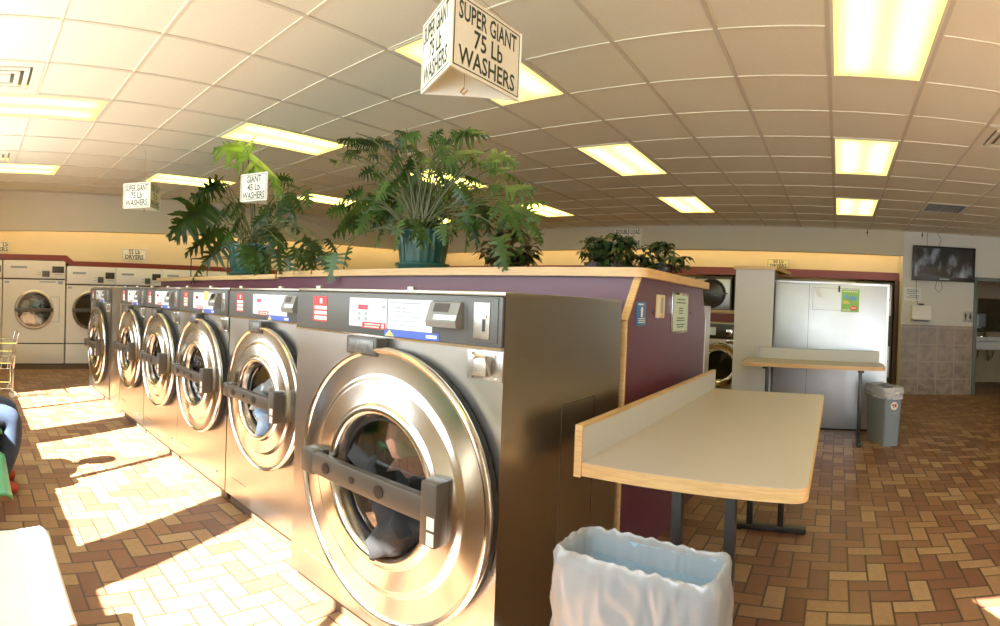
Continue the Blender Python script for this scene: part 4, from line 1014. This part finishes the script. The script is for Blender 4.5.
# ------------------------------------------------------------------ plants on the ledge
RL = random.Random(99)
def leaf_split(mb, p0, d, L, Wd, droop, lobes=6, mi=0, twist=0, slim=.46):
    """deeply cut leaf: midrib from p0 along d (drooping), finger lobes to both sides"""
    d = Vector(d).normalized(); s = d.cross(Vector((0, 0, 1)))
    if s.length < .1: s = Vector((1, 0, 0))
    s.normalize(); s = Matrix.Rotation(twist, 3, d) @ s; nrm = s.cross(d).normalized()
    def mid(t): return Vector(p0) + d * (L * t) - Vector((0, 0, droop * L * t * t)) 
    NS = lobes + 1; vs = []; fs = []
    # central web
    for i in range(NS + 1):
        t = i / NS; c = mid(t); w = Wd * .36 * (math.sin(PI * min(1, t * .8 + .2)) ** .8) * (1 - .55 * t) + .003
        vs += [c - s * w, c + nrm * w * .12, c + s * w]
    for i in range(NS):
        a = i * 3; fs += [(a, a + 1, a + 4, a + 3), (a + 1, a + 2, a + 5, a + 4)]
    mb.add(vs, fs, mi)
    for i in range(lobes):
        t = (i + .25) / lobes
        ln = Wd * (.45 + .75 * math.sin(PI * min(1, t * .85 + .18))) * (1 - .5 * t * t)
        b0, b1 = mid(max(0, t - slim / lobes)), mid(min(1, t + slim / lobes)); tng = (b1 - b0).normalized()
        ang = math.radians(-30 + 85 * t)
        for sg in (-1, 1):
            an = ang + RL.uniform(-.22, .22); ln_ = ln; ln = ln_ * RL.uniform(.75, 1.2)
            dr = (s * sg * math.cos(an) + tng * math.sin(an)).normalized() - nrm * RL.uniform(.1, .4)
            c = (b0 + b1) / 2; hw = (b1 - b0).length / 2
            c = c + s * (sg * Wd * .22 * (1 - t)); pts = []
            for f, wf in ((0, 1.0), (.35, .86), (.7, .66), (1, .1)):
                q = c + dr * (ln * f) - Vector((0, 0, .22 * ln * f * f)) + tng * (RL.uniform(-.12, .12) * ln * f); pts.append((q - tng * hw * wf, q + tng * hw * wf))
            v = [x for pr in pts for x in pr]; ln = ln_
            mb.add(v, [(0, 1, 3, 2), (2, 3, 5, 4), (4, 5, 7, 6)], mi)
def arc(p0, p1, lift, n=8):
    p0, p1 = Vector(p0), Vector(p1)
    return [p0.lerp(p1, k / n) + Vector((0, 0, lift * math.sin(PI * (k / n) * .9))) for k in range(n + 1)]
def pot(t, r, h, ribs=20):
    p = MB(); p.lathe([(r * .001, .03), (r * .80, .03), (r * .84, .05), (r * .97, h * .92), (r * 1.04, h * .93), (r * 1.05, h), (r * .98, h), (r * .95, h * .88), (r * .001, h * .86)], n=80, flute=.022, fl_n=ribs); po = p.build('pot', POTG, t, 50)
    p = MB(); p.lathe([(r * .001, 0), (r * .92, 0), (r * 1.04, .035), (r * 1.02, .045), (r * .88, .02), (r * .001, .02)], n=48); p.build('saucer', POTG, po)
    p = MB(); p.lathe([(r * .93, h * .885), (r * .5, h * .91), (.001, h * .92)], n=24); p.build('soil', SOIL, po)
P1= [(-0.2,-0.07,0.94,-0.09,0.02,1.0),(0.05,-0.03,0.88,0.11,0.03,0.99),(0.19,0.05,0.92,0.4,0.16,0.97),(0.31,-0.15,0.82,0.22,-0.19,0.9),(0.32,-0.07,0.76,0.48,0.02,0.8),(-0.7,0.17,1.06,-0.76,0.08,1.08),(-0.64,0.12,1.04,-0.57,0.18,1.06),(-0.85,0.05,1.08,-0.9,-0.09,1.09),(-0.85,0.05,1.08,-0.82,0.14,1.11),(-0.82,0.02,0.99,-0.74,0.14,1.02),(-0.99,0.06,1.0,-0.87,0.12,0.99),(-1.15,0.09,0.96,-1.18,0.04,0.99),(-0.96,-0.05,0.9,-0.88,-0.07,0.91),(-0.69,0.13,0.84,-0.76,0.03,0.8),(-0.42,0.08,0.95,-0.49,0.04,1.0),(-0.41,0.08,0.94,-0.34,0.2,1.01),(-0.19,-0.02,0.99,-0.26,-0.06,1.03),(0.42,-0.01,0.71,0.49,0.09,0.72),(0.46,0.13,0.78,0.63,0.2,0.74),(0.63,-0.11,0.6,0.76,-0.05,0.63),(0.58,0.16,0.54,0.75,0.25,0.59),(0.59,0.05,0.44,0.76,0.13,0.33),(0.74,0.01,0.33,0.81,0.04,0.2),(-0.16,-0.04,0.7,-0.25,-0.13,0.58),(-0.2,0.04,0.65,-0.27,0.02,0.48),(-0.18,0.07,0.7,-0.14,0.15,0.53),(-0.54,0.12,0.64,-0.67,0.05,0.52),(-0.51,0.06,0.59,-0.49,0.02,0.39),(-0.51,0.13,0.53,-0.61,0.06,0.36),(-0.84,0.14,0.68,-0.94,0.02,0.62),(-0.8,0.08,0.55,-0.87,-0.08,0.41),(-0.91,0.12,0.47,-1.02,-0.02,0.33),(-0.82,-0.06,0.53,-0.86,-0.21,0.48),(-0.13,0.12,0.53,-0.12,0.19,0.36),(0.16,-0.23,0.32,0.2,-0.21,0.15),(0.29,-0.32,0.26,0.34,-0.26,0.15),(0.28,-0.36,0.24,0.25,-0.39,0.16),(0.01,-0.25,0.31,0.01,-0.29,0.14),(-0.06,-0.2,0.3,-0.01,-0.16,0.17),(0.46,-0.32,0.26,0.5,-0.34,0.15),(0.27,0.04,0.44,0.27,-0.02,0.21),(0.49,-0.09,0.42,0.48,-0.12,0.16),(0.46,0.05,0.45,0.54,0.06,0.25),(0.49,-0.14,0.36,0.54,-0.06,0.2),(0.21,-0.05,0.55,0.23,0.01,0.44),(0.1,0.14,0.64,0.19,0.18,0.52),(0.03,-0.0,0.62,0.09,0.04,0.5),(0.85,-0.27,0.17,0.89,-0.25,-0.0),(-0.73,-0.21,0.13,-0.75,-0.25,-0.05),(-0.13,-0.01,0.8,-0.19,-0.05,0.68),(0.09,-0.07,0.77,0.16,-0.05,0.66),(0.07,0.16,0.81,0.12,0.2,0.7),(-0.15,0.03,0.89,-0.04,0.04,0.78),(-0.25,-0.02,0.84,-0.3,-0.07,0.74),(0.23,-0.14,0.79,0.3,-0.08,0.82),(0.32,0.05,0.63,0.45,0.08,0.61),(-0.63,0.05,0.6,-0.7,-0.05,0.48),(-0.26,0.07,0.56,-0.29,-0.0,0.42),(-0.0,0.08,0.49,0.05,0.14,0.38),(-0.43,-0.14,0.42,-0.44,-0.24,0.28),(0.51,0.07,0.43,0.45,0.06,0.3),(-0.31,-0.07,0.65,-0.35,-0.14,0.54),(-0.09,0.04,0.74,-0.12,-0.02,0.61),(0.18,-0.03,0.44,0.16,-0.08,0.32),(0.32,-0.03,0.54,0.38,0.02,0.45)]
P2= [(-0.76,-0.06,1.11,-0.85,-0.37,1.01),(-1.06,0.08,1.17,-0.91,0.16,1.2),(-1.2,0.02,0.97,-1.41,-0.43,0.58),(-0.63,-0.06,0.8,-0.52,0.03,0.7),(-1.67,0.09,0.98,-1.68,-0.11,0.91),(-0.61,-0.09,0.57,-0.74,-0.45,0.31),(-0.78,0.06,0.6,-0.81,-0.2,0.47),(-0.39,-0.05,0.87,-0.4,-0.17,0.7),(0.53,0.1,0.85,0.63,0.21,0.51),(0.42,0.11,0.79,0.46,0.06,0.53),(0.86,-0.05,0.8,0.92,0.05,0.63),(0.08,0.12,0.62,0.23,0.32,0.43),(0.48,-0.08,0.48,0.63,0.03,0.27),(0.67,-0.34,0.26,0.68,-0.27,0.02),(0.48,-0.34,0.28,0.55,-0.3,0.07),(0.64,-0.26,0.26,0.66,-0.18,0.05),(1.14,-0.35,0.22,1.18,-0.34,0.02),(1.32,-0.32,0.23,1.42,-0.23,0.07),(1.04,-0.02,0.35,1.18,0.13,0.21),(1.48,-0.21,0.27,1.59,-0.16,0.15),(0.61,-0.15,0.63,0.5,-0.25,0.5),(-0.82,-0.2,0.16,-0.85,-0.34,-0.03),(-0.35,-0.21,0.34,-0.34,-0.32,0.21),(0.41,0.07,1.02,0.46,0.22,1.03),(0.3,0.05,0.7,0.28,-0.01,0.78),(-0.16,-0.06,0.72,-0.16,-0.16,0.53),(0.62,-0.08,0.73,0.65,-0.18,0.59),(-0.19,0.03,0.54,-0.19,-0.07,0.42),(1.46,-0.36,0.19,1.42,-0.36,0.03),(1.64,-0.21,0.15,1.66,-0.14,-0.02),(1.53,-0.27,0.24,1.6,-0.29,0.05),(0.16,0.07,0.46,0.26,0.12,0.34),(-0.35,-0.06,0.49,-0.42,-0.17,0.39),(0.39,0.01,0.38,0.44,0.05,0.21)]
P2T= [(0.57,-0.4,1.18,0.69,-0.19,0.99),(0.63,-0.45,1.18,0.59,-0.65,1.2),(0.59,-0.41,1.21,0.64,-0.37,1.31)]
def from_points(pts, seed, wd, mi_of, face, extra=.7):
    rr = random.Random(seed); out = []
    for bx, by, bz, tx, ty, tz in pts:
        d = Vector((tx - bx, ty - by, tz - bz)); out.append((Vector((bx, by, bz)), d, d.length * 1.08, d.length * rr.uniform(*wd), rr.uniform(.05, .2), mi_of(rr, bz), rr.uniform(*face) * rr.choice((-1, 1, 1))))
        if rr.random() < extra:
            ax = Matrix.Rotation(rr.uniform(-.7, .7), 3, Vector((rr.gauss(0, 1), rr.gauss(0, 1), rr.gauss(0, 1))).normalized())
            out.append((Vector((bx + rr.uniform(-.09, .09), by + rr.uniform(0, .2), bz + rr.uniform(-.08, .06))), ax @ d, d.length * .95, d.length * rr.uniform(*wd), rr.uniform(.05, .25), mi_of(rr, bz), rr.uniform(*face)))
    return out
def split_plant2(label, loc, r, h, specs, mats, seed):
    t = thing('potted_philodendron', label, 'plant', loc); rr = random.Random(seed); pot(t, r, h)
    st = MB(); fo = MB()
    for b, d, L, Wd, dr, mi, tw in specs:
        o = Vector((rr.uniform(-.4, .4) * r, rr.uniform(-.4, .4) * r, h * .9)); a = arc(o, b, .16 * (b - o).length)
        st.tube(a, [.0065 - .0035 * k / 8 for k in range(9)], 6); leaf_split(fo, b, d, L, Wd, dr, rr.choice((6, 7, 7, 8)), mi, tw)
    st.build('stems', STEM, t); fo.build('foliage', mats, t, 60, recalc=False)
split_plant2('large green split-leaf plant in a ribbed dark green pot, middle of the wooden ledge', (-2.68, 2.83, 1.562), .19, .27,
             from_points(P1, 5, (.36, .52), lambda rr, z: (0 if rr.random() < .75 else 1) if z < .75 else (1 if rr.random() < .6 else 0), (.35, 1.1)), [LEAF, LEAFD], 2)
sp = from_points(P2, 6, (.34, .5), lambda rr, z: 1 if rr.random() < .85 else 0, (.35, 1.1))
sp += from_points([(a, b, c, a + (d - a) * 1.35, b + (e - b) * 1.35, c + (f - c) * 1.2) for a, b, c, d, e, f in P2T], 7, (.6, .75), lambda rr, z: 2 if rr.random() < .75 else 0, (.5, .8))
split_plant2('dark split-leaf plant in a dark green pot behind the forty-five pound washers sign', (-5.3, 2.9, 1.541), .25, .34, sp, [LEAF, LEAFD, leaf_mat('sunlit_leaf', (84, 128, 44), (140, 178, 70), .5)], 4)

def bushy(label, loc, cr, chh, mats, seed, n, ll, stem=True, cz=None):
    t = thing('potted_plant', label, 'plant', loc); rr = random.Random(seed)
    p = MB(); p.lathe([(.001, 0), (.06, 0), (.07, .055), (.074, .055), (.066, .05), (.001, .048)], n=24); p.build('pot', DARK, t)
    st = MB(); fo = MB(); cz = cz or chh * .6
    for k in range(n):
        v = Vector((rr.gauss(0, 1), rr.gauss(0, 1), rr.gauss(0, 1))).normalized() * (rr.uniform(.45, 1) ** .6)
        e = Vector((v.x * cr, v.y * cr * .8, max(.05, cz * .9 + v.z * chh * .5)))
        if k % 3 == 0: st.tube(arc((0, 0, .05), e, .05, 5), .004, 5)
        for q in range(6):      # a whorl of simple pointed leaflets
            a = 2 * PI * q / 6 + rr.uniform(-.3, .3); d = Vector((math.cos(a), math.sin(a), rr.uniform(-.5, .2))).normalized(); s = d.cross(Vector((0, 0, 1))).normalized()
            L = ll * rr.uniform(.7, 1.15); w = L * .24; m_ = e + d * L * .5 + Vector((0, 0, .06 * L)); tip = e + d * L - Vector((0, 0, L * .3))
            fo.add([e, m_ - s * w, tip, m_ + s * w, m_ - Vector((0, 0, .03 * L))], [(0, 1, 4), (1, 2, 4), (2, 3, 4), (3, 0, 4)], rr.randrange(len(mats)))
    st.build('stems', STEM, t); fo.build('foliage', mats, t, 60, recalc=False)
bushy('small dark reddish-leaved plant on the ledge beside the big green plant', (-2.08, 3.0, 1.562), .2, .27, [LEAFR, LEAFR, LEAFD], 31, 34, .12)
bushy('small round-topped plant on the ledge next to the reddish one', (-1.43, 3.0, 1.562), .095, .19, [LEAFS], 32, 36, .065, True, .14)
bushy('tallest of the small bushy plants, partly covering the double load sign', (-1.31, 3.05, 1.562), .115, .27, [LEAFS, LEAFD], 33, 64, .07, True, .135)
bushy('low spreading small plant at the ledge corner over the purple end panel', (-1.045, 3.12, 1.562), .16, .21, [LEAFS], 34, 50, .07, True, .1)
# wire stand on the ledge
t = tag((lambda m: m.build('wire_stand', POWD, None, loc=(-6.5, 2.95, 1.541)))(MB().tube([(-.6, 0, 0), (-.6, 0, .28), (.55, 0, .25), (.55, 0, 0)], .008, 6).tube([(-.6, .25, 0), (-.6, .25, .28), (.55, .25, .25), (.55, .25, 0)], .008, 6).tube([(-.6, 0, .28), (-.6, .25, .28)], .008, 6).tube([(.55, 0, .25), (.55, .25, .25)], .008, 6)), 'thin black wire stand on the ledge beside the dark plant', 'stand')

# ------------------------------------------------------------------ seats, person, cart by the windows
def shell_chair(label, x, m, W=.6, y=0):
    t = thing('shell_chair', label, 'chair', (x, y, 0), 0, 'fibreglass chairs along the windows')
    nu, nv = 17, 22; vs = []; fs = []
    prof = []                       # side profile (y, z) from front lip over the seat up the back
    for k in range(nv):
        f = k / (nv - 1)
        if f < .08: prof.append((.285 - .0 * f, .41 + f / .08 * .035))
        elif f < .55: g = (f - .08) / .47; prof.append((.27 - g * .38, .447 - .018 * math.sin(g * PI)))
        elif f < .68: g = (f - .55) / .13; a = g * PI / 2 * .85; prof.append((-.11 - .07 * math.sin(a), .447 + .07 * (1 - math.cos(a))))
        else: g = (f - .68) / .32; prof.append((-.185 - .06 * g, .51 + .32 * g))
    for k, (y, z) in enumerate(prof):
        f = k / (nv - 1); hw = W / 2 * (1 if f < .6 else 1 - .18 * ((f - .6) / .4) ** 2)
        rc = .05 if f < .04 else 0
        if f < .1: hw -= .05 * (1 - f / .1) ** 2
        if f > .93: hw -= .09 * ((f - .93) / .07) ** 2
        for u in range(nu):
            s = -1 + 2 * u / (nu - 1); e = abs(s) ** 6
            yy = y + (.0 if f < .5 else .05 * e); zz = z + (.0 if f > .6 else .018 * e)
            vs.append((s * hw, yy, zz))
    for k in range(nv - 1):
        for u in range(nu - 1): fs.append((k * nu + u, k * nu + u + 1, (k + 1) * nu + u + 1, (k + 1) * nu + u))
    mb = MB(); mb.add(vs, fs); o = mb.build('seat_shell', m, t, 70); so = o.modifiers.new('thickness', 'SOLIDIFY'); so.thickness = .012; so.offset = -1
    for sx in (-1, 1):
        l = MB(); l.tube([(sx * W * .36, .2, .42), (sx * W * .4, .24, .0)], .012, 8); l.build('leg', CHROME, t)
        l = MB(); l.tube([(sx * W * .36, -.1, .42), (sx * W * .4, -.2, .0)], .012, 8); l.build('leg', CHROME, t)
    l = MB(); l.tube([(-W * .36, .2, .42), (W * .36, .2, .42)], .01, 6); l.tube([(-W * .36, -.1, .42), (W * .36, -.1, .42)], .01, 6); each(l, 'cross_bar', CHROME, t)
shell_chair('white fibreglass chair, sunlit and empty, in front of the washers', -1.71, WHITEP, .6)
shell_chair('green fibreglass chair between the white chair and the seated person', -2.65, GREENP, .62, -.11)
shell_chair('fibreglass chair under the seated person in jeans', -3.72, GREENP, .6, -.1)

def skin_mesh(name, chains, m, parent, sub=2):
    """chains: list of (points, radii); all points merged by position into one skinned graph"""
    vs = []; rs = []; es = []; idx = {}
    def vid(p, r):
        k = tuple(round(c, 4) for c in p)
        if k not in idx: idx[k] = len(vs); vs.append(p); rs.append(r)
        return idx[k]
    for pts, rad in chains:
        pr = None
        for p, r in zip(pts, rad):
            a = vid(p, r)
            if pr is not None and pr != a: es.append((pr, a))
            pr = a
    me = bpy.data.meshes.new(name); me.from_pydata(vs, es, []); o = bpy.data.objects.new(name, me); COL.objects.link(o)
    o.modifiers.new('s', 'SKIN')
    for i, r in enumerate(rs):
        sv = me.skin_vertices[0].data[i]; q = r if isinstance(r, tuple) else (r, r); sv.radius = q; sv.use_root = (i == 0)
    su = o.modifiers.new('u', 'SUBSURF'); su.levels = sub; su.render_levels = sub
    bpy.context.view_layer.update()
    m2 = bpy.data.meshes.new_from_object(o.evaluated_get(bpy.context.evaluated_depsgraph_get())); m2.name = name
    bpy.data.objects.remove(o)
    o = bpy.data.objects.new(name, m2); COL.objects.link(o); m2.materials.clear(); m2.materials.append(m); m2.shade_smooth()
    if parent: o.parent = parent
    return o
pe = thing('person', 'person in blue jeans and red shoes sitting on a chair beside the green chair', 'person', (-3.72, -.1, 0))
hipz = .535
def sgn(s, p): return (p[0] * s, p[1], p[2])
body = [([(0, -.06, hipz), (0, -.075, .68), (0, -.085, .84), (0, -.08, .96), (0, -.07, 1.05), (0, -.055, 1.12), (0, -.045, 1.2)], [(.15, .115), (.135, .1), (.15, .105), (.16, .1), (.11, .08), (.05, .05), (.055, .06)])]
for s in (-1, 1):
    body.append(([(0, -.06, hipz), sgn(s, (.1, -.02, hipz - .01)), sgn(s, (.125, .18, .53)), sgn(s, (.135, .37, .505)), sgn(s, (.13, .355, .30)), sgn(s, (.125, .275, .09)), sgn(s, (.125, .28, .06)), sgn(s, (.13, .4, .035))], [.11, .092, .082, .064, .055, .038, .042, .035]))
    body.append(([(0, -.07, 1.05), sgn(s, (.17, -.08, 1.0)), sgn(s, (.235, -.12, .8)), sgn(s, (.19, .0, .66)), sgn(s, (.165, .07, .63)), sgn(s, (.155, .12, .625))], [.1, .055, .042, .03, .026, .032]))
bo = skin_mesh('body', body, SKIN, pe)
# head with face
hd = MB(); hd.ball((0, -.02, 1.335), .1, sub=3, sc3=(.8, .98, 1.18)); hd.ball((0, .085, 1.325), .017, sc3=(.8, 1.1, 1.4)); 
for s in (-1, 1): hd.ball((s * .08, -.02, 1.33), .022, sc3=(.35, .8, 1.3))
hd.build('head', SKIN, bo, 80)
for s in (-1, 1):
    f = MB(); f.ball((s * .032, .068, 1.35), .011, sc3=(1.2, .6, .7)); f.build('eye', HAIR, bo, 80)
    f = MB(); f.box(s * .032 - .017, s * .032 + .017, .07, .078, 1.372, 1.379); f.build('eyebrow', HAIR, bo, 80)
f = MB(); f.ball((0, .072, 1.275), .022, sc3=(1.1, .4, .3)); f.build('mouth', RDC, bo, 80)
h_ = MB(); h_.ball((0, -.035, 1.36), .108, sub=3, sc3=(.84, .98, 1.02), lump=.12); h_.v = [(x, min(y, .055 - max(0, (1.41 - z)) * 1.3), max(z, 1.29)) for x, y, z in h_.v]; h_.build('hair', HAIR, bo, 80)
# hands with five fingers resting on the thighs
for s in (-1, 1):
    ch = []
    w0 = sgn(s, (.155, .12, .625)); palm = sgn(s, (.147, .16, .618))
    for q, (dx, ln) in enumerate(((-.028, .07), (-.009, .08), (.011, .076), (.029, .058))):
        k = sgn(s, (.147 + dx, .19, .615)); ch.append(([w0, palm, k, (k[0], k[1] + ln * .55, k[2] - .004), (k[0], k[1] + ln, k[2] - .03)], [.024, .02, .011, .0095, .008]))
    tb = sgn(s, (.11, .165, .613)); ch.append(([palm, tb, (tb[0] - s * .014, tb[1] + .035, tb[2] - .006), (tb[0] - s * .012, tb[1] + .06, tb[2] - .02)], [.02, .013, .011, .009]))
    skin_mesh('hand', ch, SKIN, bo, 1)
tr = [([(0, -.065, .6), (0, -.06, hipz)], [(.165, .13), (.16, .125)])]
for s in (-1, 1): tr.append(([(0, -.06, hipz), sgn(s, (.1, -.02, hipz - .01)), sgn(s, (.125, .18, .535)), sgn(s, (.135, .372, .508)), sgn(s, (.132, .36, .31)), sgn(s, (.126, .28, .085))], [.125, .106, .098, .082, .073, .062]))
skin_mesh('jeans', tr, JEANS, pe)
sh = [([(0, -.065, .58), (0, -.078, .7), (0, -.087, .84), (0, -.083, .96), (0, -.072, 1.06)], [(.165, .125), (.15, .115), (.165, .12), (.175, .115), (.1, .08)])]
for s in (-1, 1): sh.append(([(0, -.072, 1.06), sgn(s, (.17, -.08, 1.0)), sgn(s, (.2, -.05, .88))], [.1, .072, .062]))
skin_mesh('shirt', sh, SHIRT, pe)
for s in (-1, 1):
    m = skin_mesh('shoe', [([sgn(s, (.125, .25, .045)), sgn(s, (.127, .33, .045)), sgn(s, (.13, .42, .035))], [(.045, .044), (.045, .044), (.042, .034)])], SHOE, pe)
    for v in m.data.vertices: v.co.z = max(v.co.z, .004)

# laundry cart
t = thing('laundry_cart', 'chrome wire laundry cart with casters in front of the tall white dryer', 'cart', (-7.0, .12, 0))
L0, L1, W0, W1 = -.42, .42, -.28, .28
b = MB()
for z, g in ((.36, .03), (.52, .015), (.68, 0)):
    b.tube([(W0 + g, L0 + g, z), (W1 - g, L0 + g, z), (W1 - g, L1 - g, z), (W0 + g, L1 - g, z)], .006, 6, closed=True)
for k in range(11):
    f = k / 10
    y = L0 + (L1 - L0) * f
    for x, xi in ((W0, W0 + .03), (W1, W1 - .03)): b.tube([(x, y, .68), (xi, y * .93, .36)], .0025, 5)
    b.tube([(W0 + .03, y * .93, .36), (W1 - .03, y * .93, .36)], .0025, 5)
    x = W0 + (W1 - W0) * f
    for y, yi in ((L0, L0 + .03), (L1, L1 - .03)): b.tube([(x, y, .68), (x * .9, yi, .36)], .0025, 5)
b.build('basket', CHROME, t)
f = MB(); f.tube([(W0 + .04, L0 + .04, .11), (W1 - .04, L0 + .04, .11), (W1 - .04, L1 - .04, .11), (W0 + .04, L1 - .04, .11)], .012, 8, closed=True)
for x in (W0 + .04, W1 - .04):
    for y in (L0 + .04, L1 - .04): f.tube([(x, y, .09), (x, y, .36)], .011, 8)
f.build('frame', CHROME, t)
f = MB(); f.tube([(W0, L1, .68), (W0, L1 + .03, .80), (W1, L1 + .03, .80), (W1, L1, .68)], .012, 8); f.build('push_bar', CHROME, t)
for x in (W0 + .04, W1 - .04):
    for y in (L0 + .04, L1 - .04):
        c = MB(); c.cyl((x - .014, y, .045), .045, .028, 'x', 18); w_ = c.build('caster', WHITE, t)
        c = MB(); c.box(x - .022, x + .022, y - .018, y + .018, .06, .1, .004); c.build('fork', CHROME, w_)

# ------------------------------------------------------------------ light and camera
def area(name, loc, rot, sx, sy, col, e):
    l = bpy.data.lights.new(name, 'AREA'); l.shape = 'RECTANGLE'; l.size = sx; l.size_y = sy; l.color = col; l.energy = e
    o = bpy.data.objects.new(name, l); COL.objects.link(o); o.location = loc; o.rotation_euler = rot; return o
su = bpy.data.lights.new('sun', 'SUN'); su.energy = SUN_E; su.angle = math.radians(.6); su.color = (1, .96, .88)
so = bpy.data.objects.new('sun', su); COL.objects.link(so); so.location = (2, -6, 8)
so.rotation_euler = Vector((-.41, .91, -1.07)).to_track_quat('-Z', 'Y').to_euler()
# cove tubes hidden behind the soffits, shining on the bulkheads
area('cove_lamp', (-9.02, 4.6, 2.72), (0, math.radians(-35), 0), .08, 9.6, (1, .76, .4), COVE_E)
area('cove_lamp', (-3.9, 9.98, 2.74), (math.radians(-35), 0, 0), 10, .08, (1, .76, .4), COVE_E)
W_ = bpy.data.worlds.new('daylight'); sc.world = W_; W_.use_nodes = True
bg = W_.node_tree.nodes['Background']; bg.inputs[0].default_value = (.86, .94, 1, 1); bg.inputs[1].default_value = SKY_E
sc.view_settings.view_transform = 'Standard'; sc.view_settings.look = 'None'; sc.view_settings.exposure = EXPO; sc.view_settings.gamma = GAMMA
sc.cycles.caustics_reflective = False; sc.cycles.caustics_refractive = False; sc.cycles.sample_clamp_indirect = 6
sc.cycles.use_denoising = True; sc.cycles.max_bounces = 8; sc.cycles.transparent_max_bounces = 12

cd = bpy.data.cameras.new('camera'); cam = bpy.data.objects.new('camera', cd); COL.objects.link(cam); sc.camera = cam
R_ = Matrix.Rotation(.6143, 4, 'Z') @ Matrix.Rotation(-.0108, 4, 'X') @ Matrix.Rotation(-.0381, 4, 'Y')
cam.matrix_world = Matrix.Translation((0, 0, EYE)) @ R_ @ Matrix(((1, 0, 0, 0), (0, 0, -1, 0), (0, 1, 0, 0), (0, 0, 0, 1)))
FP = 550.8      # cylindrical panorama: pixels per radian at 1000 x 626
cd.type = 'PANO'; cd.panorama_type = 'CENTRAL_CYLINDRICAL'
cd.central_cylindrical_range_u_min = -500 / FP; cd.central_cylindrical_range_u_max = 500 / FP
cd.central_cylindrical_range_v_min = -(626 - 307.9) / FP; cd.central_cylindrical_range_v_max = 307.9 / FP
cd.central_cylindrical_radius = 1.0; cd.clip_start = .01
